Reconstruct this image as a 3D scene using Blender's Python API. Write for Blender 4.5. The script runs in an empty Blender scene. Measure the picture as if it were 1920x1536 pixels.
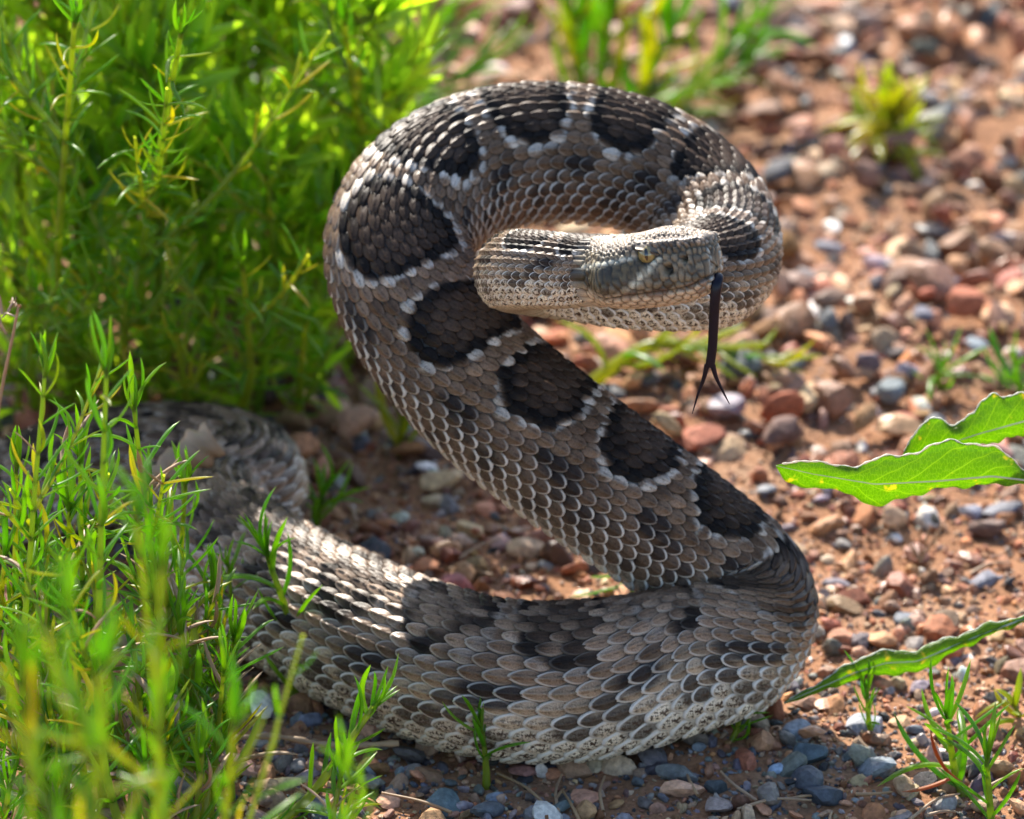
import bpy, math, random
import numpy as np
from mathutils import Vector, Matrix

rng = np.random.default_rng(7)
random.seed(7)
scene = bpy.context.scene
col = scene.collection

# ------------------------------------------------------------------ camera
PITCH = math.radians(25.0)
DIST = 1.6
PPM = 5450.0                       # photograph pixels per metre in the focus plane
CEN = np.array([0.0, 0.0, 0.134])
FWD = np.array([0.0, math.cos(PITCH), -math.sin(PITCH)])
UPV = np.array([0.0, math.sin(PITCH), math.cos(PITCH)])
RGT = np.array([1.0, 0.0, 0.0])
CAM = CEN - FWD * DIST
cam = bpy.data.cameras.new("camera")
cam_o = bpy.data.objects.new("camera", cam)
col.objects.link(cam_o)
cam_o.location = CAM
cam_o.rotation_euler = (math.pi / 2 - PITCH, 0, 0)
cam.sensor_width = 36.0
cam.lens = 36.0 * DIST / (1920 / PPM)
cam.clip_start = 0.05
cam.clip_end = 200
cam.dof.use_dof = True
cam.dof.focus_distance = 1.585
cam.dof.aperture_fstop = 11.0
scene.camera = cam_o

# ------------------------------------------------------------------ light
SUN_EL, SUN_AZ = math.radians(42), math.radians(-16)     # azimuth measured from +Y (behind) towards +X
sdir = np.array([math.sin(SUN_AZ) * math.cos(SUN_EL), math.cos(SUN_AZ) * math.cos(SUN_EL), math.sin(SUN_EL)])
w = bpy.data.worlds.new("World")
scene.world = w
w.use_nodes = True
nt = w.node_tree
bg = nt.nodes["Background"]
sky = nt.nodes.new("ShaderNodeTexSky")
sky.sky_type = 'NISHITA'
sky.sun_disc = False
sky.sun_elevation = SUN_EL
sky.sun_rotation = SUN_AZ
nt.links.new(sky.outputs[0], bg.inputs[0])
bg.inputs[1].default_value = 0.13
sun = bpy.data.lights.new("sun", 'SUN')
sun.energy = 5.0
sun.angle = math.radians(0.53)
sun.color = (1.0, 0.93, 0.82)
sun_o = bpy.data.objects.new("sun", sun)
col.objects.link(sun_o)
sun_o.rotation_euler = Vector(sdir).to_track_quat('Z', 'Y').to_euler()
scene.view_settings.view_transform = 'Standard'
scene.view_settings.look = 'None'
scene.view_settings.exposure = 1.4
scene.view_settings.gamma = 1.0
scene.cycles.max_bounces = 6
scene.cycles.diffuse_bounces = 3
scene.cycles.glossy_bounces = 2
scene.cycles.transmission_bounces = 5
scene.cycles.use_adaptive_sampling = True
scene.cycles.adaptive_threshold = 0.02
scene.cycles.use_denoising = True


# ------------------------------------------------------------------ helpers
def at(px, py, Y=None, Z=None):
    """world point on the sight line of a photograph pixel, at world depth Y or height Z"""
    d = FWD * DIST + RGT * ((px - 960) / PPM) + UPV * ((768 - py) / PPM)
    t = (Y - CAM[1]) / d[1] if Y is not None else (Z - CAM[2]) / d[2]
    return CAM + d * t


def pxm(p):
    """metres per photograph pixel at point p"""
    return float(np.dot(np.asarray(p) - CAM, FWD)) / DIST / PPM


def mesh_np(name, verts, faces, mat, parent=None, smooth=True, attrs=None, mats=None, matidx=None):
    verts = np.asarray(verts, dtype=np.float32)
    me = bpy.data.meshes.new(name)
    if isinstance(faces, np.ndarray):
        fl = [faces]
    else:
        fl = [np.asarray(f) for f in faces if len(f)]
    nl = sum(f.size for f in fl)
    npoly = sum(len(f) for f in fl)
    me.vertices.add(len(verts))
    me.vertices.foreach_set("co", verts.ravel())
    me.loops.add(nl)
    me.loops.foreach_set("vertex_index", np.concatenate([f.ravel() for f in fl]).astype(np.int32))
    me.polygons.add(npoly)
    tot = np.concatenate([np.full(len(f), f.shape[1]) for f in fl]).astype(np.int32)
    st = np.concatenate([[0], np.cumsum(tot)[:-1]]).astype(np.int32)
    me.polygons.foreach_set("loop_start", st)
    me.polygons.foreach_set("loop_total", tot)
    me.polygons.foreach_set("use_smooth", np.full(npoly, smooth))
    for k, a in (attrs or {}).items():
        a = np.asarray(a, dtype=np.float32)
        at_ = me.attributes.new(k, 'FLOAT_COLOR', 'POINT')
        at_.data.foreach_set("color", a.ravel())
    for m in (mats or [mat]):
        me.materials.append(m)
    if matidx is not None:
        me.polygons.foreach_set("material_index", np.asarray(matidx, dtype=np.int32))
    me.update(calc_edges=True)
    me.validate()
    o = bpy.data.objects.new(name, me)
    col.objects.link(o)
    if parent is not None:
        o.parent = parent
    return o


def tag(o, label=None, cat=None, group=None, kind=None):
    if label: o["label"] = label
    if cat: o["category"] = cat
    if group: o["group"] = group
    if kind: o["kind"] = kind
    return o


def empty(name, loc=(0, 0, 0), rz=0.0):
    o = bpy.data.objects.new(name, None)
    o.empty_display_size = 0.01
    o.location = loc
    o.rotation_euler = (0, 0, rz)
    col.objects.link(o)
    return o


def new_mat(name):
    m = bpy.data.materials.new(name)
    m.use_nodes = True
    n = m.node_tree
    return m, n, n.nodes["Principled BSDF"], n.nodes["Material Output"]


def nd(n, t, **kw):
    x = n.nodes.new(t)
    for k, v in kw.items():
        if k.startswith('i_'):
            key = k[2:]
            x.inputs[int(key) if key.isdigit() else key.replace('_', ' ')].default_value = v
        else:
            setattr(x, k, v)
    return x


def ramp(n, stops, src=None, interp='LINEAR'):
    r = n.nodes.new("ShaderNodeValToRGB")
    r.color_ramp.interpolation = interp
    e = r.color_ramp.elements
    while len(e) < len(stops):
        e.new(0.5)
    for x, (p, c) in zip(e, stops):
        x.position = p
        x.color = c if len(c) == 4 else (*c, 1)
    if src is not None:
        n.links.new(src, r.inputs[0])
    return r


def mixc(n, fac, a, b, blend='MIX'):
    m = n.nodes.new("ShaderNodeMix")
    m.data_type = 'RGBA'
    m.blend_type = blend
    for s, v in ((m.inputs[0], fac), (m.inputs[6], a), (m.inputs[7], b)):
        if hasattr(v, 'is_linked'):
            n.links.new(v, s)
        elif isinstance(v, (int, float)):
            s.default_value = v
        else:
            s.default_value = v if len(v) == 4 else (*v, 1)
    return m.outputs[2]


def math_(n, op, a, b=None, clamp=False):
    m = n.nodes.new("ShaderNodeMath")
    m.operation = op
    m.use_clamp = clamp
    for s, v in ((m.inputs[0], a), (m.inputs[1], b)):
        if v is None: continue
        if hasattr(v, 'is_linked'):
            n.links.new(v, s)
        else:
            s.default_value = v
    return m.outputs[0]


def smooth(e0, e1, x):
    t = np.clip((x - e0) / (e1 - e0), 0, 1)
    return t * t * (3 - 2 * t)


def lerp(a, b, t):
    t = np.asarray(t)[..., None]
    return np.asarray(a) * (1 - t) + np.asarray(b) * t


def hash3(ix, iy, iz, seed=0):
    h = (ix * 374761393 + iy * 668265263 + iz * 2147483647 + seed * 1274126177).astype(np.int64) & 0xffffffff
    h = ((h ^ (h >> 13)) * 1274126177) & 0xffffffff
    return ((h ^ (h >> 16)) & 0xffff) / 65535.0


def vnoise(p, seed=0):
    """value noise -1..1 for an (n,3) array"""
    i = np.floor(p).astype(np.int64)
    f = p - i
    f = f * f * (3 - 2 * f)
    r = 0
    for dx in (0, 1):
        for dy in (0, 1):
            for dz in (0, 1):
                wgt = (f[:, 0] if dx else 1 - f[:, 0]) * (f[:, 1] if dy else 1 - f[:, 1]) * (f[:, 2] if dz else 1 - f[:, 2])
                r = r + wgt * hash3(i[:, 0] + dx, i[:, 1] + dy, i[:, 2] + dz, seed)
    return r * 2 - 1


# ------------------------------------------------------------------ materials
def mat_scales():
    m, n, b, out = new_mat("snake_scale")
    ca = nd(n, "ShaderNodeAttribute", attribute_name="col")
    la = nd(n, "ShaderNodeAttribute", attribute_name="loc")
    sep = nd(n, "ShaderNodeSeparateColor")
    n.links.new(la.outputs["Color"], sep.inputs[0])
    rho, aa, bb = sep.outputs[0], sep.outputs[1], sep.outputs[2]
    tc = nd(n, "ShaderNodeTexCoord")
    nz = nd(n, "ShaderNodeTexNoise", i_Scale=850.0, i_Detail=3.0, i_Roughness=0.65)
    n.links.new(tc.outputs["Object"], nz.inputs["Vector"])
    nf = nd(n, "ShaderNodeTexNoise", i_Scale=3200.0, i_Detail=2.0)
    n.links.new(tc.outputs["Object"], nf.inputs["Vector"])
    # fine grain
    grain = ramp(n, [(0.28, (0.45, 0.43, 0.41)), (0.72, (1.5, 1.47, 1.42))], nf.outputs[0])
    c1 = mixc(n, 1.0, ca.outputs["Color"], grain.outputs[0], 'MULTIPLY')
    # brown freckles eating into the pale low scales
    inner = ramp(n, [(0.66, (1, 1, 1)), (0.8, (0, 0, 0))], rho)
    blot = ramp(n, [(0.495, (0, 0, 0)), (0.54, (1, 1, 1))], nz.outputs[0])
    f1 = math_(n, 'MULTIPLY', inner.outputs[0], blot.outputs[0])
    f1 = math_(n, 'MULTIPLY', f1, la.outputs["Alpha"])
    c2 = mixc(n, f1, c1, (0.075, 0.045, 0.028))
    # dark dashes beside the keel
    kb = math_(n, 'ABSOLUTE', math_(n, 'SUBTRACT', bb, 0.5))
    dash = ramp(n, [(0.05, (0, 0, 0)), (0.09, (1, 1, 1)), (0.15, (1, 1, 1)), (0.2, (0, 0, 0))], kb)
    nd2 = ramp(n, [(0.42, (0, 0, 0)), (0.6, (0.8, 0.8, 0.8))], nz.outputs[0])
    f2 = math_(n, 'MULTIPLY', math_(n, 'MULTIPLY', dash.outputs[0], nd2.outputs[0]), inner.outputs[0])
    f2 = math_(n, 'MULTIPLY', f2, 0.75)
    c2 = mixc(n, f2, c2, (0.02, 0.014, 0.012))
    # pale horny rim towards the tip
    rim = ramp(n, [(0.76, (0, 0, 0)), (0.88, (1, 1, 1))], rho)
    f3 = math_(n, 'MULTIPLY', rim.outputs[0], ca.outputs["Alpha"])
    c3 = mixc(n, f3, c2, (0.60, 0.55, 0.48))
    n.links.new(c3, b.inputs["Base Color"])
    b.inputs["Roughness"].default_value = 0.42
    # velvety black scales hardly shine, pale horn does
    bw = nd(n, "ShaderNodeRGBToBW")
    n.links.new(c3, bw.inputs[0])
    sp = ramp(n, [(0.0, (0.05,) * 3), (0.05, (0.16,) * 3), (0.3, (0.5,) * 3)], bw.outputs[0])
    n.links.new(sp.outputs[0], b.inputs["Specular IOR Level"])
    bp = nd(n, "ShaderNodeBump", i_Strength=0.25, i_Distance=0.0002)
    n.links.new(nf.outputs[0], bp.inputs["Height"])
    n.links.new(bp.outputs[0], b.inputs["Normal"])
    return m


def mat_vcol(name, rough=0.5, grain=2500.0, gs=0.35, spec=0.5, bump=0.3, bd=0.0002):
    m, n, b, out = new_mat(name)
    ca = nd(n, "ShaderNodeAttribute", attribute_name="col")
    tc = nd(n, "ShaderNodeTexCoord")
    nf = nd(n, "ShaderNodeTexNoise", i_Scale=grain, i_Detail=4.0, i_Roughness=0.65)
    n.links.new(tc.outputs["Object"], nf.inputs["Vector"])
    g = ramp(n, [(0.25, (1 - gs,) * 3), (0.75, (1 + gs,) * 3)], nf.outputs[0])
    c = mixc(n, 1.0, ca.outputs["Color"], g.outputs[0], 'MULTIPLY')
    n.links.new(c, b.inputs["Base Color"])
    b.inputs["Roughness"].default_value = rough
    b.inputs["Specular IOR Level"].default_value = spec
    bp = nd(n, "ShaderNodeBump", i_Strength=bump, i_Distance=bd)
    n.links.new(nf.outputs[0], bp.inputs["Height"])
    n.links.new(bp.outputs[0], b.inputs["Normal"])
    return m


def mat_stone():
    m = mat_vcol("gravel_stone", rough=0.5, grain=420.0, gs=0.5, spec=0.3, bump=0.7, bd=0.0008)
    n = m.node_tree
    b = n.nodes["Principled BSDF"]
    ca = [x for x in n.nodes if x.type == 'ATTRIBUTE'][0]
    r = ramp(n, [(0.0, (0.2,) * 3), (0.12, (0.5,) * 3), (1.0, (0.9,) * 3)], ca.outputs["Alpha"])
    n.links.new(r.outputs[0], b.inputs["Roughness"])
    return m


def mat_soil():
    m, n, b, out = new_mat("dry_soil")
    tc = nd(n, "ShaderNodeTexCoord")
    a = nd(n, "ShaderNodeTexNoise", i_Scale=14.0, i_Detail=5.0, i_Roughness=0.6)
    n.links.new(tc.outputs["Object"], a.inputs["Vector"])
    f = nd(n, "ShaderNodeTexNoise", i_Scale=520.0, i_Detail=5.0, i_Roughness=0.7)
    n.links.new(tc.outputs["Object"], f.inputs["Vector"])
    r = ramp(n, [(0.3, (0.19, 0.088, 0.042)), (0.5, (0.28, 0.135, 0.066)), (0.7, (0.27, 0.165, 0.10))], a.outputs[0])
    g = ramp(n, [(0.25, (0.45,) * 3), (0.5, (1,) * 3), (0.75, (1.5,) * 3)], f.outputs[0])
    n.links.new(mixc(n, 1.0, r.outputs[0], g.outputs[0], 'MULTIPLY'), b.inputs["Base Color"])
    b.inputs["Roughness"].default_value = 0.9
    b.inputs["Specular IOR Level"].default_value = 0.25
    bp = nd(n, "ShaderNodeBump", i_Strength=0.8, i_Distance=0.0015)
    n.links.new(f.outputs[0], bp.inputs["Height"])
    n.links.new(bp.outputs[0], b.inputs["Normal"])
    return m


def mat_leaf(name, c_a, c_b, c_tip, t_col, trans=0.45, rough=0.33, obj_random=True):
    """fleshy green leaf: glossy skin, light shining through; 'loc' red = position along the leaf"""
    m, n, b, out = new_mat(name)
    la = nd(n, "ShaderNodeAttribute", attribute_name="loc")
    sep = nd(n, "ShaderNodeSeparateColor")
    n.links.new(la.outputs["Color"], sep.inputs[0])
    oi = nd(n, "ShaderNodeObjectInfo")
    rnd = math_(n, 'FRACT', math_(n, 'ADD', oi.outputs["Random"], sep.outputs[1]))
    tc = nd(n, "ShaderNodeTexCoord")
    nz = nd(n, "ShaderNodeTexNoise", i_Scale=60.0, i_Detail=3.0)
    n.links.new(tc.outputs["Object"], nz.inputs["Vector"])
    base = mixc(n, rnd, c_a, c_b)
    var = ramp(n, [(0.3, (0.7,) * 3), (0.7, (1.25,) * 3)], nz.outputs[0])
    base = mixc(n, 1.0, base, var.outputs[0], 'MULTIPLY')
    tipf = ramp(n, [(0.90, (0, 0, 0)), (1.0, (0.9,) * 3)], sep.outputs[0])
    base = mixc(n, tipf.outputs[0], base, c_tip)
    n.links.new(base, b.inputs["Base Color"])
    b.inputs["Roughness"].default_value = rough
    b.inputs["Specular IOR Level"].default_value = 0.6
    tr = nd(n, "ShaderNodeBsdfTranslucent")
    tcx = mixc(n, rnd, t_col, (t_col[0] * 1.55, t_col[1] * 1.12, t_col[2]))
    n.links.new(tcx, tr.inputs["Color"])
    ms = nd(n, "ShaderNodeMixShader")
    ms.inputs[0].default_value = trans
    n.links.new(b.outputs[0], ms.inputs[1])
    n.links.new(tr.outputs[0], ms.inputs[2])
    n.links.new(ms.outputs[0], out.inputs[0])
    return m


M_SCALE = mat_scales()
M_SKIN = mat_vcol("snake_skin", rough=0.5)
M_STONE = mat_stone()
M_SOIL = mat_soil()
M_GREEN = mat_leaf("green_leaf", (0.06, 0.16, 0.012), (0.13, 0.22, 0.018), (0.45, 0.36, 0.18), (0.30, 0.62, 0.02), trans=0.62)
M_BUSH = mat_leaf("bush_leaf", (0.05, 0.15, 0.012), (0.14, 0.23, 0.02), (0.2, 0.25, 0.05), (0.42, 0.80, 0.02), trans=0.62, rough=0.25)
M_YELLOW = mat_leaf("yellow_green_leaf", (0.12, 0.20, 0.015), (0.2, 0.22, 0.02), (0.4, 0.36, 0.12), (0.55, 0.68, 0.03), trans=0.62)
M_STEM = mat_leaf("green_stem", (0.10, 0.17, 0.02), (0.14, 0.19, 0.025), (0.14, 0.19, 0.025), (0.5, 0.7, 0.04), trans=0.5, rough=0.4)
M_DRY = mat_leaf("dry_straw", (0.32, 0.2, 0.1), (0.42, 0.3, 0.19), (0.3, 0.2, 0.1), (0.4, 0.22, 0.08), trans=0.25, rough=0.55)
M_RUST = mat_leaf("rust_leaf", (0.35, 0.07, 0.015), (0.30, 0.13, 0.02), (0.25, 0.05, 0.01), (0.5, 0.12, 0.02), trans=0.4)


def mat_broad():
    m, n, b, out = new_mat("broad_leaf")
    la = nd(n, "ShaderNodeAttribute", attribute_name="loc")
    sep = nd(n, "ShaderNodeSeparateColor")
    n.links.new(la.outputs["Color"], sep.inputs[0])
    tc = nd(n, "ShaderNodeTexCoord")
    # side veins: stripes slanting away from the midrib, and a fine net between them
    av = math_(n, 'ABSOLUTE', math_(n, 'SUBTRACT', sep.outputs[1], 0.5))
    ph = math_(n, 'SUBTRACT', math_(n, 'MULTIPLY', sep.outputs[0], 9.0), math_(n, 'MULTIPLY', av, 3.4))
    fr = math_(n, 'ABSOLUTE', math_(n, 'SUBTRACT', math_(n, 'FRACT', ph), 0.5))
    vein = ramp(n, [(0.0, (1,) * 3), (0.05, (0, 0, 0))], fr)
    mid = ramp(n, [(0.0, (1,) * 3), (0.03, (0, 0, 0))], av)
    vo = nd(n, "ShaderNodeTexVoronoi", feature='DISTANCE_TO_EDGE', i_Scale=650.0)
    mp = nd(n, "ShaderNodeMapping")
    mp.inputs["Scale"].default_value = (1.6, 0.7, 0.7)
    n.links.new(tc.outputs["Object"], mp.inputs[0])
    n.links.new(mp.outputs[0], vo.inputs["Vector"])
    net = ramp(n, [(0.02, (0.5,) * 3), (0.10, (0, 0, 0))], vo.outputs[0])
    v = math_(n, 'MAXIMUM', math_(n, 'MAXIMUM', vein.outputs[0], mid.outputs[0]), net.outputs[0])
    nz = nd(n, "ShaderNodeTexNoise", i_Scale=180.0, i_Detail=3.0)
    n.links.new(tc.outputs["Object"], nz.inputs["Vector"])
    spot = ramp(n, [(0.655, (0, 0, 0)), (0.70, (1,) * 3)], nz.outputs[0])
    cb = mixc(n, v, (0.07, 0.16, 0.012), (0.16, 0.26, 0.04))
    cb = mixc(n, spot.outputs[0], cb, (0.4, 0.38, 0.06))
    ct = mixc(n, v, (0.27, 0.47, 0.006), (0.55, 0.74, 0.03))
    ct = mixc(n, spot.outputs[0], ct, (0.75, 0.65, 0.08))
    n.links.new(cb, b.inputs["Base Color"])
    b.inputs["Roughness"].default_value = 0.42
    tr = nd(n, "ShaderNodeBsdfTranslucent")
    n.links.new(ct, tr.inputs["Color"])
    bp = nd(n, "ShaderNodeBump", i_Strength=0.5, i_Distance=0.0006)
    n.links.new(v, bp.inputs["Height"])
    n.links.new(bp.outputs[0], b.inputs["Normal"])
    ms = nd(n, "ShaderNodeMixShader")
    ms.inputs[0].default_value = 0.72
    n.links.new(b.outputs[0], ms.inputs[1])
    n.links.new(tr.outputs[0], ms.inputs[2])
    n.links.new(ms.outputs[0], out.inputs[0])
    return m


M_BROAD = mat_broad()


def mat_plain(name, c, rough, spec=0.5, coat=0.0):
    m, n, b, out = new_mat(name)
    tc = nd(n, "ShaderNodeTexCoord")
    nz = nd(n, "ShaderNodeTexNoise", i_Scale=900.0, i_Detail=3.0)
    n.links.new(tc.outputs["Object"], nz.inputs["Vector"])
    g = ramp(n, [(0.3, tuple(x * 0.7 for x in c)), (0.7, tuple(x * 1.25 for x in c))], nz.outputs[0])
    n.links.new(g.outputs[0], b.inputs["Base Color"])
    b.inputs["Roughness"].default_value = rough
    b.inputs["Specular IOR Level"].default_value = spec
    b.inputs["Coat Weight"].default_value = coat
    return m


M_TONGUE = mat_plain("tongue_skin", (0.002, 0.0025, 0.010), 0.35, spec=0.25)
M_EYE = mat_plain("eye_gold", (0.22, 0.165, 0.055), 0.12, coat=1.0)
M_PUPIL = mat_plain("pupil_black", (0.003, 0.003, 0.003), 0.1, coat=1.0)

# ------------------------------------------------------------------ ground
def ground_h(x, y):
    p = np.stack([np.ravel(x), np.ravel(y), np.zeros(np.size(x))], 1)
    h = (0.0035 + 0.006 * smooth(0.2, 0.45, p[:, 1])) * vnoise(p * 13.0, 1) + 0.0018 * vnoise(p * 31.0, 2) + 0.0009 * vnoise(p * 120.0, 3)
    fade = 1 - smooth(1.5, 6.0, np.hypot(p[:, 0], p[:, 1]))
    return (h * fade).reshape(np.shape(x)) - 0.002


def axis_pts(lo, hi, step, far):
    inner = np.arange(lo, hi + 1e-6, step)
    g = []
    d, v = step * 1.6, hi
    while v < far:
        v += d
        d *= 1.5
        g.append(v)
    g = np.array(g)
    return np.concatenate([(lo - (g - hi))[::-1], inner, g])


gx = axis_pts(-0.42, 0.42, 0.0045, 60)
gy = axis_pts(-0.35, 1.0, 0.0045, 60)
GX, GY = np.meshgrid(gx, gy)
GZ = ground_h(GX, GY)
nx, ny = len(gx), len(gy)
idx = np.arange(nx * ny).reshape(ny, nx)
gf = np.stack([idx[:-1, :-1], idx[:-1, 1:], idx[1:, 1:], idx[1:, :-1]], -1).reshape(-1, 4)
o = mesh_np("ground", np.stack([GX, GY, GZ], -1).reshape(-1, 3), gf, M_SOIL)
tag(o, "dry reddish brown gravelly soil", kind="structure")

# ------------------------------------------------------------------ stones
def ico(sub):
    import bmesh
    bm = bmesh.new()
    bmesh.ops.create_icosphere(bm, subdivisions=sub, radius=1.0)
    v = np.array([x.co[:] for x in bm.verts])
    f = np.array([[q.index for q in p.verts] for p in bm.faces])
    bm.free()
    return v, f


ICO = {s: ico(s) for s in (1, 2, 3)}


def stone_shape(sub, seed, angular=1.0):
    r = np.random.default_rng(seed)
    v, f = ICO[sub]
    v = v.copy()
    for _ in range(int(7 + 4 * angular)):            # cut flat facets
        nrm = r.normal(size=3)
        nrm /= np.linalg.norm(nrm)
        d = r.uniform(0.55, 0.85)
        k = v @ nrm
        over = np.maximum(k - d, 0)
        v -= over[:, None] * nrm * 0.92
    v += 0.05 * np.stack([vnoise(v * 2.2 + seed * 7.1 + q * 31, q) for q in range(3)], 1)
    v *= np.array([1.0, r.uniform(0.45, 0.95), r.uniform(0.35, 0.75)])
    return v, f


PAL = np.array([
    (0.30, 0.125, 0.055), (0.36, 0.18, 0.09), (0.25, 0.085, 0.045), (0.40, 0.25, 0.15), (0.36, 0.19, 0.11),
    (0.22, 0.12, 0.08), (0.11, 0.095, 0.09), (0.065, 0.063, 0.068), (0.20, 0.18, 0.17), (0.55, 0.50, 0.44),
    (0.30, 0.20, 0.13), (0.18, 0.085, 0.05), (0.29, 0.13, 0.07), (0.13, 0.135, 0.15)])
PW = np.array([17, 17, 10, 9, 7, 8, 5, 4, 4, 2.5, 9, 10, 4, 3.0])
PW = PW / PW.sum()
SHAPES1 = [stone_shape(1, k) for k in range(30)]
SHAPES2 = [stone_shape(2, 100 + k) for k in range(24)]


def rot_rand(n, r):
    q = r.normal(size=(n, 4))
    q /= np.linalg.norm(q, axis=1)[:, None]
    a, b, c, d = q.T
    return np.stack([np.stack([a*a+b*b-c*c-d*d, 2*(b*c-a*d), 2*(b*d+a*c)], -1),
                     np.stack([2*(b*c+a*d), a*a-b*b+c*c-d*d, 2*(c*d-a*b)], -1),
                     np.stack([2*(b*d-a*c), 2*(c*d+a*b), a*a-b*b-c*c+d*d], -1)], 1)


def gravel(name, n, smin, smax, power, yr, shapes, label, seed, sink=0.35, grey_front=True, xpad=0.03):
    r = np.random.default_rng(seed)
    Y = yr[0] + (yr[1] - yr[0]) * r.random(n)
    half = 0.176 * (1 + (Y * math.cos(PITCH)) / DIST) + xpad
    X = (r.random(n) * 2 - 1) * half
    S = smin + (smax - smin) * r.random(n) ** power
    Z = ground_h(X, Y) + S * (0.5 - sink) * r.uniform(-0.2, 1.3, n)
    R = rot_rand(n, r)
    pick = r.choice(len(PAL), n, p=PW)
    # the fine grey wash in front of the coil holds more slate chips
    if grey_front:
        g = (r.random(n) < smooth(0.10, -0.02, Y) * 0.55)
        pick[g] = r.choice([6, 7, 8, 10, 13, 8, 3], g.sum())
    C = PAL[pick] * r.uniform(0.5, 1.45, (n, 1)) * (1 + 0.07 * r.normal(size=(n, 3)))
    C = np.clip(C, 0.02, 0.8)
    gl = r.random(n)
    VV, FF, CC, off = [], [], [], 0
    si = r.integers(0, len(shapes), n)
    for k, (sv, sf) in enumerate(shapes):
        w_ = np.where(si == k)[0]
        if len(w_) == 0: continue
        v = np.einsum('nij,mj->nmi', R[w_], sv) * S[w_][:, None, None] * 0.5
        v[..., 2] *= 0.8
        v += np.stack([X[w_], Y[w_], Z[w_]], 1)[:, None, :]
        VV.append(v.reshape(-1, 3))
        FF.append((sf[None] + (np.arange(len(w_)) * len(sv))[:, None, None] + off).reshape(-1, 3))
        off += len(w_) * len(sv)
        c = np.concatenate([C[w_], gl[w_][:, None]], 1)
        CC.append(np.repeat(c, len(sv), 0))
    o = mesh_np(name, np.concatenate(VV), np.concatenate(FF), M_STONE, smooth=False, attrs={"col": np.concatenate(CC)})
    return tag(o, label, "gravel", kind="stuff")


gravel("gravel", 9500, 0.003, 0.020, 3.2, (-0.09, 1.02), SHAPES2, "loose angular gravel of rust, tan and slate chips on the soil", 11)
gravel("coarse_gravel", 1700, 0.009, 0.027, 1.8, (0.22, 1.02), SHAPES2[12:], "coarse rust and tan stones scattered over the far gravel", 14, sink=0.08)
gravel("fine_gravel", 3600, 0.0022, 0.008, 1.8, (-0.07, 0.22), SHAPES2[:12], "fine grey and brown chips around the coiled snake", 12)
gravel("grit", 26000, 0.0012, 0.0036, 1.3, (-0.07, 0.55), [(ICO[1][0] * np.array([1, .8, .6]), ICO[1][1])] + SHAPES1[:4],
       "tiny sandy grit strewn between the gravel", 13)

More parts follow.
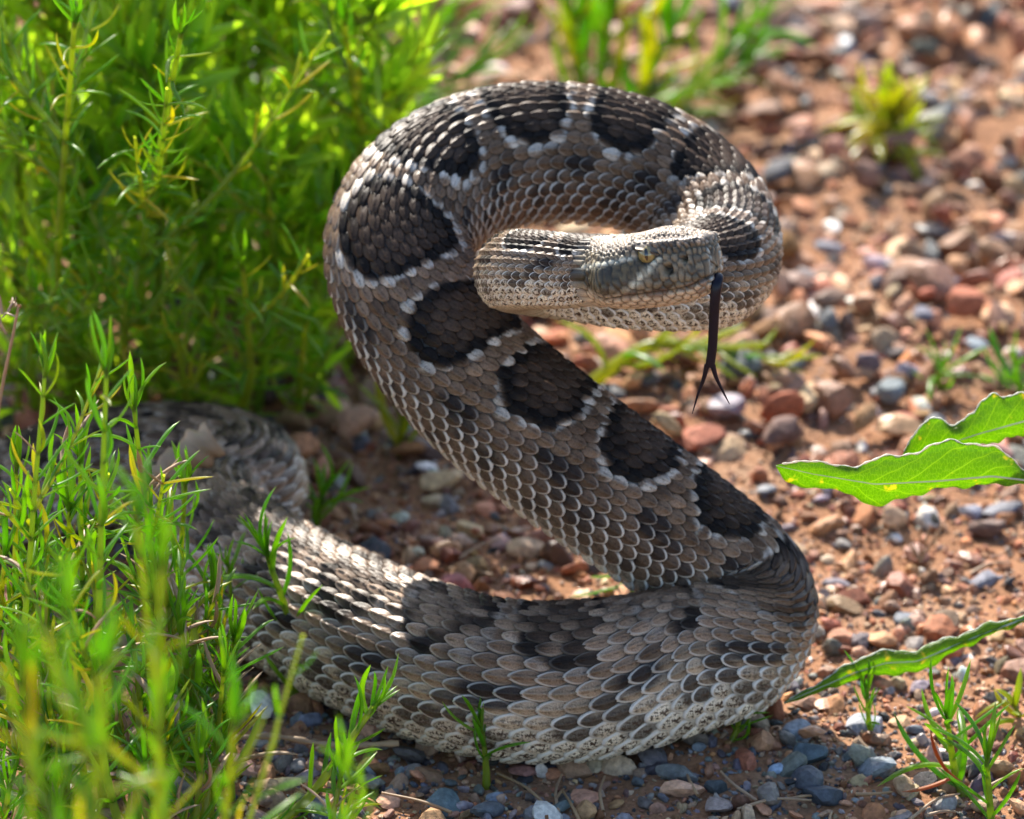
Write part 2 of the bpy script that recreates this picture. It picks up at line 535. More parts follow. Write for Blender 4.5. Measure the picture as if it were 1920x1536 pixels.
STONES = [  # px, py, width px, colour, gloss, name, label
    (1275, 1442, 95, (0.13, 0.135, 0.13), .6, "flat_stone", "flat grey green stone wedged under the front coil"),
    (1102, 1500, 50, (0.42, 0.24, 0.11), .6, "pebble", "small orange tan pebble on the shaded grit below the coil"),
    (832, 1492, 78, (0.10, 0.14, 0.15), .5, "stone", "teal grey slate stone below the little seedling"),
    (775, 1424, 46, (0.24, 0.21, 0.19), .7, "pebble", "pale grey pebble close under the coil's pale scales"),
    (930, 1478, 44, (0.22, 0.25, 0.30), .5, "pebble", "bluish grey pebble at the foot of the seedling"),
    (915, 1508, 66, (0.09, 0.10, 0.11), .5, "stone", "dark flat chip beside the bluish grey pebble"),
    (1210, 1485, 40, (0.12, 0.10, 0.09), .6, "pebble", "dark brown pebble on the smooth grey grit"),
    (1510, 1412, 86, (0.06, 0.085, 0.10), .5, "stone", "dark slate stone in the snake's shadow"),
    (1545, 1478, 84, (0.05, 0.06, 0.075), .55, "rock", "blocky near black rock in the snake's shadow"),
    (1462, 1432, 48, (0.25, 0.32, 0.42), .4, "pebble", "light blue grey chip beside the dark slate stone"),
    (1500, 1368, 70, (0.27, 0.29, 0.32), .5, "stone", "long grey blue stone beside the sprig at the coil's foot"),
    (1620, 1345, 80, (0.22, 0.23, 0.26), .5, "stone", "flat blue grey stone behind the shaded sprig"),
    (1765, 1160, 70, (0.30, 0.11, 0.05), .7, "rock", "blocky rust red rock lying in sun above the long leaf"),
    (1650, 1172, 66, (0.38, 0.19, 0.09), .6, "rock", "wedge shaped orange tan rock in sun beyond the long leaf"),
    (1700, 1140, 56, (0.09, 0.10, 0.12), .4, "stone", "dark slate chip standing beside the orange wedge rock"),
    (1575, 1172, 60, (0.36, 0.17, 0.10), .7, "stone", "pinkish orange stone just right of the coil's bend"),
    (1683, 978, 38, (0.62, 0.56, 0.50), .4, "pebble", "white triangular quartz pebble behind the dead twig tuft"),
    (1880, 945, 90, (0.12, 0.12, 0.14), .5, "rock", "dark grey rock under the broad leaf"),
    (1820, 940, 50, (0.22, 0.22, 0.26), .3, "stone", "smooth grey stone beside the dark rock under the broad leaf"),
    (840, 890, 110, (0.48, 0.32, 0.17), .5, "rock", "sunlit cream tan rock in the gap behind the rising body"),
    (880, 985, 70, (0.44, 0.29, 0.14), .5, "stone", "honey coloured stone in the gap between the coils"),
    (985, 1020, 90, (0.42, 0.27, 0.16), .4, "stone", "smooth tan cobble beside the underside of the rising body"),
    (850, 1080, 90, (0.30, 0.11, 0.10), .6, "stone", "dusky red stone behind the front coil"),
    (700, 1020, 90, (0.07, 0.075, 0.085), .5, "rock", "dark slate rock behind the front coil"),
    (500, 1432, 64, (0.34, 0.17, 0.08), .6, "stone", "orange brown blocky stone below the dry stick"),
    (483, 1375, 44, (0.26, 0.24, 0.22), .5, "pebble", "pale beige pebble under the dry stick"),
    (595, 1480, 70, (0.16, 0.17, 0.20), .5, "stone", "grey blue stone under the leaning sprig"),
    (1130, 640, 60, (0.70, 0.68, 0.66), .15, "pebble", "glinting white quartz pebble below the snake's throat"),
    (1560, 405, 44, (0.70, 0.66, 0.62), .2, "pebble", "bright white pebble beyond the raised loop"),
    (1585, 295, 60, (0.12, 0.13, 0.17), .4, "stone", "dark blue grey stone near the yellow green tuft"),
    (1820, 285, 90, (0.36, 0.17, 0.10), .6, "stone", "long reddish stone beside the yellow green tuft"),
    (1440, 30, 150, (0.34, 0.19, 0.11), .6, "rock", "big blurred tan rock far beyond the bright clump"),
]
for k, (px, py, wpx, c, gl, nm, lab) in enumerate(STONES):
    p = at(px, py, Z=0.004)
    sz = wpx * pxm(p)
    sv, sf = stone_shape(3, 500 + k * 3)
    a = random.uniform(0, 6.28) if nm != "flat_stone" else -0.4
    if nm == "flat_stone":
        sv = sv * np.array([1, 0.6, 0.55])
    ca, sa = math.cos(a), math.sin(a)
    R = np.array([[ca, -sa, 0], [sa, ca, 0], [0, 0, 1]])
    if nm != "flat_stone":
        R = R @ np.array([[1, 0, 0], [0, .95, -.3], [0, .3, .95]])
    v = (sv @ R.T) * sz * 0.54
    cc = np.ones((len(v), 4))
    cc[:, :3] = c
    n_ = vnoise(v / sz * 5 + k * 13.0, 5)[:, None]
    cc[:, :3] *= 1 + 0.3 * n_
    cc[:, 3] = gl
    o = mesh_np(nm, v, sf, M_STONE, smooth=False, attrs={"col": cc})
    o.location = (p[0], p[1], float(ground_h(np.array([p[0]]), np.array([p[1]]))[0]) + sz * 0.12)
    tag(o, lab, "stone", "loose stones on the ground")

# ------------------------------------------------------------------ snake: centre line
# px, py, world depth Y (None = rests on the ground), radius px, dorsal direction (right, up, towards viewer)
HEAD_L = 0.047
CTRL = [
    (1128, 513, 0.004, 64, (0.0, 1.0, 0.25)),
    (1085, 512, 0.013, 70, (0.0, 1.0, 0.2)),
    (1030, 510, 0.018, 74, (0.0, 1.0, 0.1)),
    (985, 509, 0.025, 77, (0.0, 1.0, 0.1)),
    (966, 511, 0.040, 79, (-0.1, 1.0, 0.1)),
    (992, 516, 0.057, 81, (0.0, 1.0, 0.2)),
    (1075, 524, 0.064, 84, (0.0, 1.0, 0.25)),
    (1180, 533, 0.063, 90, (0.0, 1.0, 0.3)),
    (1280, 530, 0.064, 96, (0.1, 1.0, 0.3)),
    (1345, 508, 0.077, 103, (0.3, 1.0, 0.35)),
    (1356, 458, 0.102, 109, (0.4, 1.0, 0.5)),
    (1318, 385, 0.125, 115, (0.35, 1.0, 0.6)),
    (1225, 322, 0.138, 122, (0.15, 1.0, 0.6)),
    (1105, 293, 0.143, 128, (0.0, 1.0, 0.6)),
    (980, 291, 0.142, 132, (0.0, 1.0, 0.65)),
    (865, 322, 0.134, 135, (-0.25, 1.0, 0.8)),
    (780, 385, 0.118, 137, (-0.3, 0.7, 1.1)),
    (746, 468, 0.101, 138, (-0.05, 0.35, 1.3)),
    (778, 570, 0.086, 140, (0.3, 0.2, 1.2)),
    (868, 692, 0.071, 140, (0.65, 0.4, 0.95)),
    (1015, 820, 0.058, 139, (0.75, 0.7, 0.65)),
    (1175, 940, 0.050, 138, (0.7, 0.85, 0.45)),
    (1305, 1035, 0.046, 135, (0.65, 0.9, 0.3)),
    (1385, 1105, 0.041, 132, (0.7, 0.8, 0.2)),
    (1398, 1165, 0.030, 133, (0.55, 0.9, 0.2)),
    (1352, 1217, 0.018, 139, (0.25, 1.0, 0.15)),
    (1240, 1255, 0.011, 145, (0.05, 1.0, 0.1)),
    (1090, 1279, None, 149, (0.0, 1.0, 0.1)),
    (940, 1277, None, 149, (0.0, 1.0, 0.15)),
    (800, 1240, None, 146, (0.0, 1.0, 0.2)),
    (660, 1182, None, 143, (0.05, 1.0, 0.2)),
    (545, 1122, None, 138, (0.0, 1.0, 0.2)),
    (455, 1062, None, 132, (-0.1, 1.0, 0.2)),
    (398, 1005, None, 128, (-0.1, 1.0, 0.1)),
    (405, 960, None, 124, (0.0, 1.0, 0.0)),
    (452, 930, None, 121, (0.1, 1.0, 0.0)),
    (452, 898, None, 118, (0.1, 1.0, 0.0)),
    (370, 872, None, 114, (0.0, 1.0, 0.1)),
    (250, 872, None, 110, (0.0, 1.0, 0.1)),
    (130, 890, None, 106, (0.0, 1.0, 0.1)),
    (20, 925, None, 96, (0.0, 1.0, 0.1)),
    (-90, 965, None, 80, (0.0, 1.0, 0.1)),
    (-180, 990, None, 55, (0.0, 1.0, 0.1)),
    (-240, 1000, None, 34, (0.0, 1.0, 0.1)),
]
cp, cr, cd = [], [], []
for px, py, Y, r_, dv in CTRL:
    if Y is None:
        z = 0.025
        for _ in range(4):
            p = at(px, py, Z=z)
            z = r_ * pxm(p) * 0.93
        p = at(px, py, Z=z)
    else:
        p = at(px, py, Y=Y)
    cp.append(p)
    cr.append(r_ * pxm(p))
    d = RGT * dv[0] + UPV * dv[1] - FWD * dv[2] * 1.0
    if Y is None:
        d = np.array([dv[0] * 0.6, 0.0, 1.0])
    cd.append(d / np.linalg.norm(d))
cp, cr, cd = np.array(cp), np.array(cr), np.array(cd)

# the head: frame and extra control point so the neck runs straight into it
YAW = math.radians(33)
HF = RGT * math.cos(YAW) - FWD * math.sin(YAW) + UPV * 0.02
HF /= np.linalg.norm(HF)
H0 = at(1122, 510, Y=0.008)
cp[0] = H0


def spline(P, Q, n_per):
    """centripetal Catmull-Rom through P (columns of Q ride along)"""
    A = np.concatenate([P, Q], 1)
    A = np.concatenate([[A[0] * 2 - A[1]], A, [A[-1] * 2 - A[-2]]])
    A[0, :3] = A[1, :3] + HF * 0.02
    t = np.concatenate([[0], np.cumsum(np.linalg.norm(np.diff(A[:, :3], axis=0), axis=1) ** 0.5)])
    outp = []
    for i in range(1, len(A) - 2):
        t0, t1, t2, t3 = t[i - 1:i + 3]
        for u in np.linspace(t1, t2, n_per, endpoint=False):
            a1 = (t1 - u) / (t1 - t0) * A[i - 1] + (u - t0) / (t1 - t0) * A[i]
            a2 = (t2 - u) / (t2 - t1) * A[i] + (u - t1) / (t2 - t1) * A[i + 1]
            a3 = (t3 - u) / (t3 - t2) * A[i + 1] + (u - t2) / (t3 - t2) * A[i + 2]
            b1 = (t2 - u) / (t2 - t0) * a1 + (u - t0) / (t2 - t0) * a2
            b2 = (t3 - u) / (t3 - t1) * a2 + (u - t1) / (t3 - t1) * a3
            outp.append((t2 - u) / (t2 - t1) * b1 + (u - t1) / (t2 - t1) * b2)
    outp.append(A[-2])
    return np.array(outp)


path = spline(cp, np.concatenate([cr[:, None], cd], 1), 40)


def smooth_arr(a, k, it=2):
    for _ in range(it):
        b_ = np.pad(a, ((k, k), (0, 0)), mode='edge')
        a = np.stack([np.convolve(b_[:, j], np.ones(2 * k + 1) / (2 * k + 1), 'valid') for j in range(a.shape[1])], 1)
    return a


seg = np.linalg.norm(np.diff(path[:, :3], axis=0), axis=1)
S_ = np.concatenate([[0], np.cumsum(seg)])
LEN = S_[-1]
NS = 1100
SS = np.linspace(0, LEN, NS)
PT = np.stack([np.interp(SS, S_, path[:, j]) for j in range(path.shape[1])], 1)
PC, PR, PD = PT[:, :3], PT[:, 3], smooth_arr(PT[:, 4:7], 12)
PC = np.concatenate([PC[:1], smooth_arr(PC, 5, 1)[1:]])
PT_ = np.gradient(PC, SS, axis=0)
PT_ /= np.linalg.norm(PT_, axis=1)[:, None]
PT_[0] = -HF
PN = PD - PT_ * np.sum(PD * PT_, 1)[:, None]
PN /= np.linalg.norm(PN, axis=1)[:, None]
PB = np.cross(PT_, PN)


def frame(s):
    c = np.stack([np.interp(s, SS, PC[:, j]) for j in range(3)], -1)
    n_ = np.stack([np.interp(s, SS, PN[:, j]) for j in range(3)], -1)
    b_ = np.stack([np.interp(s, SS, PB[:, j]) for j in range(3)], -1)
    return c, n_, b_, np.interp(s, SS, PR)


def surf(s, th, h=0.0):
    """point on the body at arc length s, angle th from the dorsal line, height h above the skin"""
    c, n_, b_, r = frame(s)
    cz, sx = np.cos(th), np.sin(th)
    rr = r * 0.965 + h
    zz = np.where(cz < -0.75, -0.75 + (cz + 0.75) * 0.62, cz) * 1.02
    return c + n_ * (rr * zz)[..., None] + b_ * (rr * sx * 0.985)[..., None]


# ------------------------------------------------------------------ snake: colours
S_LOW = SS[np.argmin(np.linalg.norm(PC - cp[25], axis=1))]
phase = np.concatenate([[0], np.cumsum(np.diff(SS) / (1.42 * PR[:-1]))])


def pattern(s, th):
    """rgb, rim strength, freckle strength for skin position (s, th)"""
    s, th = np.asarray(s, float), np.asarray(th, float)
    ph = np.interp(s, SS, phase) + 0.15
    q = np.stack([ph * 3.1, th * 2.2, np.zeros_like(ph)], -1).reshape(-1, 3)
    j1 = vnoise(q, 21).reshape(ph.shape)
    j2 = vnoise(q * 2.7, 22).reshape(ph.shape)
    t = (ph - np.floor(ph) - 0.5)
    a = np.abs(th)
    blotch = ((np.abs(t) / 0.385) ** 2.6 + (a / (0.92 + 0.06 * j1)) ** 2.6) ** (1 / 2.6) + 0.10 * j1 + 0.05 * j2
    j3 = vnoise(q * 7.3, 23).reshape(ph.shape)
    ground = lerp((0.088, 0.054, 0.033), (0.170, 0.110, 0.070), np.clip(0.5 + 0.8 * j2, 0, 1))
    lowc = smooth(S_LOW - 0.06, S_LOW + 0.02, s)
    neck = 1 - smooth(0.16, 0.22, s)
    flank = lerp((0.105, 0.066, 0.042), (0.34, 0.25, 0.165), np.clip(lowc + neck * .7, 0, 1))
    ground = ground * (1 - smooth(1.0, 1.5, a)[..., None]) + flank * smooth(1.0, 1.5, a)[..., None]
    pale = np.clip(smooth(1.45, 2.0, a) * (lowc + neck) + smooth(2.1, 2.5, a), 0, 1)
    ground = lerp(ground, np.array((0.62, 0.53, 0.40)), pale)
    ground = lerp(ground, ground * 1.45, lowc * (1 - smooth(0.9, 1.3, a)))
    c = ground
    low_coil = smooth(S_LOW - 0.06, S_LOW + 0.02, s)
    white = smooth(0.99, 1.02, blotch) * (1 - smooth(1.09, 1.15, blotch)) * (1 - smooth(0.95, 1.25, a)) * (1 - 0.75 * low_coil) * smooth(-0.5, -0.1, j3)
    c = lerp(c, np.array((0.46, 0.42, 0.37)), white * 0.85)
    inb = (1 - smooth(0.95, 1.04, blotch)) * (1 - low_coil * np.clip(0.40 + 0.9 * j2 + 0.4 * j1, 0.05, 0.9))
    bcol = lerp((0.050, 0.032, 0.022), (0.008, 0.007, 0.007), smooth(0.5, 0.9, blotch + 0.12 * j3))
    c = c * (1 - inb[..., None]) + bcol * inb[..., None]
    # two rows of small spots on the flank
    for th0, off, sz, dark in ((1.24, 0.5, 0.20, 0.94), (1.72, 0.0, 0.17, 0.8), (1.5, 0.28, 0.11, 0.75), (1.95, 0.45, 0.12, 0.7)):
        tt = (ph + off) - np.floor(ph + off) - 0.5
        d = np.sqrt((tt / sz) ** 2 + ((a - th0) / 0.19) ** 2) + 0.25 * j1
        m = (1 - smooth(0.8, 1.1, d)) * dark
        c = lerp(c, np.array((0.022, 0.017, 0.016)), m)
    rim = 0.04 + 0.14 * smooth(0.75, 1.2, a) + 0.85 * smooth(1.15, 1.65, a) + low_coil * 0.28 * smooth(0.2, 0.8, a) * (1 - smooth(1.2, 1.75, a))
    rim = rim * (1 - 0.85 * inb)
    freck = smooth(1.25, 1.9, a) * (1 - 0.35 * smooth(2.3, 2.55, a)) * (0.35 + 0.65 * np.clip(low_coil + neck, 0, 1))
    return c, rim, freck


# ------------------------------------------------------------------ snake: body with the head in one lofted skin
NR = 128
TH = np.linspace(-math.pi, math.pi, NR, endpoint=False)
snake = empty("rattlesnake", (float(cp[27][0]), float(cp[27][1]), 0.0))
tag(snake, "brown blotched rattlesnake reared in strike coil with black forked tongue out", "snake")
SN0 = np.array(snake.location)

body_v, body_c = [], []
# head rings, snout first
HN = UPV - FWD * 0.22 + RGT * 0.0
HN = HN - HF * np.dot(HN, HF)
HN /= np.linalg.norm(HN)
HB = np.cross(-HF, HN)
tk = [0, .10, .2, .3, .42, .55, .68, .80, .90, .945, .975, .992, 1.0]
WK = np.array([.243, .275, .36, .405, .39, .325, .265, .228, .198, .170, .125, .075, .0])
ZT = np.array([.248, .244, .240, .245, .262, .290, .288, .268, .250, .228, .185, .125, .03])
ZB = np.array([-.248, -.248, -.252, -.258, -.265, -.262, -.250, -.225, -.190, -.160, -.125, -.09, -.03])
nH = 150
ht = 1 - (np.linspace(0, 1, nH) ** 1.25)
hw = np.interp(ht, tk, WK)
hzt = np.interp(ht, tk, ZT)
hzb = np.interp(ht, tk, ZB)


def sm1(a, k=3):
    b_ = np.pad(a, k, mode='edge')
    return np.convolve(b_, np.ones(2 * k + 1) / (2 * k + 1), 'valid')


hw[8:], hzt[8:], hzb[8:] = sm1(hw)[8:], sm1(hzt)[8:], sm1(hzb)[8:]
T2, A2 = np.meshgrid(ht, TH, indexing='ij')
ct, sn = np.cos(A2), np.sin(A2)
boxy = np.clip(smooth(0.0, 0.25, T2), 0, 1)
nt_ = 2 + 1.0 * boxy
nb_ = 2 + 0.3 * boxy
ex = np.where(ct > 0, 2 / nt_, 2 / nb_)
ly = np.sign(sn) * np.abs(sn) ** ex * hw[:, None]
lz = np.where(ct > 0, np.abs(ct) ** ex * hzt[:, None], -np.abs(ct) ** ex * -hzb[:, None])
lx = T2 * 1.0
hp = np.stack([lx, ly, lz], -1).reshape(-1, 3)               # head space: forward, across, up (unit = head length)
hn = np.stack([np.zeros_like(lx), ly / np.maximum(hw[:, None], .02) ** 2, lz / .06], -1).reshape(-1, 3)
hn[:, 0] = smooth(0.9, 1.0, hp[:, 0]) * 14
hn /= np.linalg.norm(hn, axis=1)[:, None] + 1e-9
SIDE = np.sign(hp[:, 1])
# scale cells: fine granules on the crown, plates along the lips
seedr = np.random.default_rng(5)
cells, ckind = [], []
def cell_pts(tt, th_, kind):
    i = np.argmin(np.abs(ht - tt))
    j = int(round((th_ + math.pi) / (2 * math.pi) * NR)) % NR
    cells.append(hp[i * NR + j]); ckind.append(kind)
order = seedr.permutation(len(hp))
zrel = hp[:, 2]
kindv = np.where(zrel > 0.15, 0, np.where(zrel > -0.05, 1, np.where(zrel > -0.16, 2, 3)))
radv = np.array([0.030, 0.047, 0.050, 0.052])[kindv]
got = np.zeros((0, 3))
for i in order:
    if len(got) and ((got - hp[i]) ** 2).sum(1).min() < radv[i] ** 2:
        continue
    got = np.concatenate([got, hp[i:i + 1]])
    cells.append(hp[i]); ckind.append(int(kindv[i]))
cells = np.array(cells)
dd = np.sqrt(((hp[:, None, :] - cells[None]) ** 2).sum(-1))
near = np.argsort(dd, axis=1)[:, :2]
F1 = np.take_along_axis(dd, near[:, :1], 1)[:, 0]
F2 = np.take_along_axis(dd, near[:, 1:2], 1)[:, 0]
edge = F2 - F1
cid = near[:, 0]
crand = seedr.random(len(cells))[cid]
ck = np.array(ckind)[cid]
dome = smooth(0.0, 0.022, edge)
hp = hp + hn * ((dome - 0.6) * np.where(ck == 0, 0.020, 0.014))[:, None]
# keel on the crown granules
kd = np.abs(hp[:, 1] - cells[cid][:, 1])
hp = hp + hn * (np.exp(-(kd / .006) ** 2) * 0.008 * (ck == 0))[:, None]
hx, hy, hz = hp.T


def bump(x0, z0, rx, rz, amt):
    d = np.sqrt(((hx - x0) / rx) ** 2 + ((hz - z0) / rz) ** 2)
    return amt * (1 - smooth(0.2, 1.0, d)) * (np.abs(hy) > 0.10)


EYE = (0.585, 0.292, 0.150)
push = bump(EYE[0], EYE[2], .095, .085, -0.035)               # orbit
push = push + bump(0.735, 0.030, .050, .046, -0.075)          # heat pit
push = push + bump(0.86, 0.095, .034, .030, -0.05)            # nostril
zm = np.interp(hx, [0, .12, .3, .5, .7, .85, .95, 1], [-.05, -.085, -.125, -.138, -.135, -.115, -.075, -.05])
groove = np.exp(-((hz - zm) / 0.011) ** 2) * smooth(0.10, 0.2, hx)
cant = np.exp(-((hz - 0.205) / .028) ** 2) * smooth(.42, .55, hx) * (1 - smooth(.93, .98, hx)) * 0.030
jowl = np.exp(-(((hx - .25) / .17) ** 2 + ((hz + .06) / .13) ** 2)) * 0.055
hp = hp + hn * ((push - 0.022 * groove + cant + jowl) )[:, None]
hx, hy, hz = hp.T
# head colours
top = smooth(0.17, 0.21, hz)
hcol = lerp((0.19, 0.145, 0.085), (0.33, 0.25, 0.18), top)
hcol = hcol * np.where(crand > 0.72, 0.30, 0.65 + 0.75 * crand)[:, None]
side = (1 - top)
low = smooth(zm + 0.012, zm - 0.012, hz) if False else np.clip((zm + 0.03 - hz) / 0.05, 0, 1)
hcol = lerp(hcol, np.array((0.52, 0.40, 0.27)) * (0.85 + 0.3 * crand)[:, None], low)
# dark band running back from the eye to the angle of the jaw, with its pale edges
bandc = np.interp(hx, [0, .15, .35, .55, .65], [-.03, -.01, .03, .075, .09])
bw = np.interp(hx, [0, .2, .5, .62], [.085, .088, .062, .042])
band = (1 - smooth(0.8, 1.1, np.abs(hz - bandc) / bw)) * (1 - smooth(.60, .66, hx)) * (1 - low * 0.5)
hcol = lerp(hcol, np.array((0.060, 0.046, 0.020)) * (0.25 + 1.5 * crand)[:, None], band * 0.95)
ped = np.exp(-((hz - bandc - bw - .012) / .016) ** 2) * (1 - smooth(.52, .6, hx))
hcol = lerp(hcol, np.array((0.58, 0.55, 0.43)), ped * 0.95 * (np.abs(hy) > .1))
pale = np.exp(-((hz - (.13 - (hx - .62) * -.0 - (.70 - hx) * 0.95)) / .028) ** 2) * smooth(.44, .52, hx) * (1 - smooth(.70, .74, hx)) * (hz < .12)
hcol = lerp(hcol, np.array((0.58, 0.57, 0.44)), np.clip(pale, 0, 1) * 0.95)
snt = smooth(.70, .80, hx) * smooth(-.09, -.05, hz) * (1 - top)
hcol = lerp(hcol, np.array((0.15, 0.12, 0.075)) * (0.4 + 1.1 * crand)[:, None], snt * 0.8)
lipd = ((crand > 0.55) & (ck == 2)).astype(float) * smooth(.35, .5, hx) * (hz < zm + .03)
hcol = lerp(hcol, np.array((0.10, 0.055, 0.04)), lipd * 0.75 * dome)
ros = np.exp(-((np.abs(hy) - .075) / .016) ** 2) * smooth(.965, .99, hx)
hcol = lerp(hcol, np.array((0.42, 0.46, 0.42)), ros * 0.8)
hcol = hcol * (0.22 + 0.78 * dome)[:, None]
hole = np.clip(bump(0.735, 0.030, .042, .038, 1.4) + bump(0.86, 0.095, .026, .024, 1.3), 0, 1)
hcol = lerp(hcol, np.array((0.004, 0.004, 0.004)), hole)
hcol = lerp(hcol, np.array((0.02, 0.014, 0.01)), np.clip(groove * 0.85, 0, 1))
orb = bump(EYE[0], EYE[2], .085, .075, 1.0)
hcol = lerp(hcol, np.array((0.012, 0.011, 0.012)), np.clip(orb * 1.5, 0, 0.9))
headw = H0 + (HF * hp[:, :1] + HB * hp[:, 1:2] + HN * hp[:, 2:3]) * HEAD_L
# body rings
s2, a2 = np.meshgrid(SS[2:], TH, indexing='ij')
bv = surf(s2, a2)
tailc = np.concatenate([smooth(LEN - 0.05, LEN - 0.04, SS[2:])])
c, rim, fr = pattern(s2, a2)
dark = lerp(c * 0.35, np.array((0.27, 0.25, 0.22)), smooth(1.6, 2.2, np.abs(a2)))
dark = lerp(dark, np.array((0.42, 0.36, 0.27)), smooth(2.35, 2.6, np.abs(a2)))
# ease from the last head ring into the body
bw_ = smooth(0.012, 0.0, SS[2:]) if False else np.clip(1 - SS[2:] / 0.010, 0, 1)
lastring = headw.reshape(nH, NR, 3)[-1]
rel = lastring - H0
cc_, nn_, bb_, rr_ = frame(SS[2:])
ringpos = cc_[:, None, :] + (bb_[:, None, :] * (rel @ HB)[None, :, None] + nn_[:, None, :] * (rel @ HN)[None, :, None])
bv = bv * (1 - bw_[:, None, None]) + ringpos * bw_[:, None, None]
allv = np.concatenate([headw, bv.reshape(-1, 3), [headw[:NR].mean(0) + HF * 0.0002], [bv[-1].mean(0)]])
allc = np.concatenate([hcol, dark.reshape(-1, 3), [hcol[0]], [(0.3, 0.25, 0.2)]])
allc = np.concatenate([np.clip(allc, 0.002, 0.8), np.ones((len(allc), 1))], 1)
rows = nH + NS - 2
ii = np.arange(rows * NR).reshape(rows, NR)
jj = np.roll(ii, -1, axis=1)
bf = np.stack([ii[:-1], ii[1:], jj[1:], jj[:-1]], -1).reshape(-1, 4)
cap0 = np.stack([ii[0], jj[0], np.full(NR, rows * NR)], -1)
cap1 = np.stack([jj[-1], ii[-1], np.full(NR, rows * NR + 1)], -1)
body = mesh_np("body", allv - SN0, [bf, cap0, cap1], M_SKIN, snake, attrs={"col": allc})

# ------------------------------------------------------------------ snake: scales
RINGS = np.array([0.0, 0.38, 0.68, 0.86, 1.0])
NSEG = 16
ta, tb, trho = [-0.05], [0.0], [0.0]
ang = np.linspace(0, 2 * math.pi, NSEG, endpoint=False)
def outline(an):
    x, y = np.cos(an), np.sin(an)
    y = y * (1.0 - 0.16 * x)                 # broader base, narrower tip
    x = np.where(x > 0, x * (1.0 + 0.10 * np.cos(an) ** 4), x * 0.98)
    return x, y
ox, oy = outline(ang)
for rr in RINGS[1:]:
    ta += list(ox * rr); tb += list(oy * rr); trho += [rr] * NSEG
ta += list(ox * 1.03); tb += list(oy * 1.03); trho += [1.0] * NSEG     # skirt down to the skin
ta, tb, trho = np.array(ta), np.array(tb), np.array(trho)
skirt = np.zeros(len(ta), bool); skirt[-NSEG:] = True
tf = [[0, 1 + k, 1 + (k + 1) % NSEG] for k in range(NSEG)]
tq = []
for r_ in range(len(RINGS) - 1):
    b0, b1 = 1 + r_ * NSEG, 1 + (r_ + 1) * NSEG
    for k in range(NSEG):
        k2 = (k + 1) % NSEG
        tq += [[b0 + k, b1 + k, b1 + k2], [b0 + k, b1 + k2, b0 + k2]]
TF = np.array(tf + tq)

# skin stretches round the outside of a bend: more rows there keep the scales near their true size
thv = np.arctan2(-(PB @ FWD), -(PN @ FWD))            # the angle that faces the viewer
st_ = np.mean([np.linalg.norm(surf(SS + .002, thv + q) - surf(SS - .002, thv + q), axis=1) / .004 for q in (-0.6, 0.0, 0.6)], axis=0)
st_ = smooth_arr(np.clip(st_, 0.7, 2.2)[:, None], 6, 2)[:, 0]


def row_step(s_, r):
    return (0.225 + 0.09 * float(smooth(S_LOW - 0.05, S_LOW + 0.03, s_))) * r * (1.0 if r > 0.02 else 1.1) / float(np.interp(s_, SS, st_))


sc_s, sc_t, sc_L, sc_W, sc_keel = [], [], [], [], []
sk, k = 0.0012, 0
rowj = np.arange(-13, 14)
rowth = np.sign(rowj) * 2.42 * (np.abs(rowj) / 13.0) ** 1.12
rowsp = np.gradient(rowth)
while sk < LEN - 0.05:
    r = float(np.interp(sk, SS, PR))
    ds = row_step(sk, r)
    for j in range(27):
        a = abs(rowth[j])
        low_ = float(smooth(1.2, 2.2, a))
        sc_s.append(sk + (0.5 * ds if j % 2 else 0.0) + random.uniform(-.03, .03) * ds)
        sc_t.append(rowth[j] + random.uniform(-.012, .012))
        sc_L.append(ds * (1.22 - 0.20 * low_) * random.uniform(.92, 1.07))
        sc_W.append(rowsp[j] * r * (1.12 + 0.22 * low_) * random.uniform(.92, 1.06))
        sc_keel.append(1.0 - 0.85 * low_)
    sk += ds
    k += 1
sc_s, sc_t, sc_L, sc_W, sc_keel = map(np.array, (sc_s, sc_t, sc_L, sc_W, sc_keel))
n_sc = len(sc_s)
A = ta[None] * (sc_L[:, None] / 2)
rad = np.interp(sc_s, SS, PR)
Bw = tb[None] * (sc_W[:, None] / 2)
lift = sc_W[:, None] * (0.045 + 0.15 * (ta[None] + 1) / 2 + 0.09 * (1 - trho[None] ** 2.2))
lift = lift + sc_W[:, None] * 0.15 * sc_keel[:, None] * np.exp(-(tb[None] / 0.11) ** 2) * smooth(1.0, 0.75, trho)[None]
lift = np.where(skirt[None], -0.12 * sc_W[:, None], lift)
sv_s = sc_s[:, None] + A
sv_t = sc_t[:, None] + Bw / rad[:, None]
sv = surf(np.clip(sv_s, 0, LEN), sv_t, lift)
cc, rim, fr = pattern(sc_s[:, None] * 0.52 + sv_s * 0.48, sc_t[:, None] * 0.52 + sv_t * 0.48)
cc = cc * (1 - 0.62 * (1 - smooth(-1.0, -0.25, ta))[None, :, None] * (1 - 0.8 * smooth(1.5, 2.1, np.abs(sc_t)))[:, None, None])  # scale bases darkened: dark skin between scales, plus overlap shadow put into the colour
jit = np.random.default_rng(3).normal(1.0, 0.14, n_sc)
cc = np.clip(cc * jit[:, None, None], 0.004, 0.8)
lc = smooth(S_LOW - .03, S_LOW + .03, sc_s)[:, None]
rim = rim * (smooth(-0.25, 0.5, ta)[None] * (1 - lc) + (0.12 + 0.88 * smooth(-0.6, 0.35, ta))[None] * lc) * np.clip(np.random.default_rng(4).normal(1, .2, n_sc), .4, 1.3)[:, None]
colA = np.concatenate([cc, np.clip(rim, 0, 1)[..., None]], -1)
locA = np.stack([np.broadcast_to(trho, cc.shape[:2]), np.broadcast_to(ta * .5 + .5, cc.shape[:2]), np.broadcast_to(tb * .5 + .5, cc.shape[:2]), fr], -1)

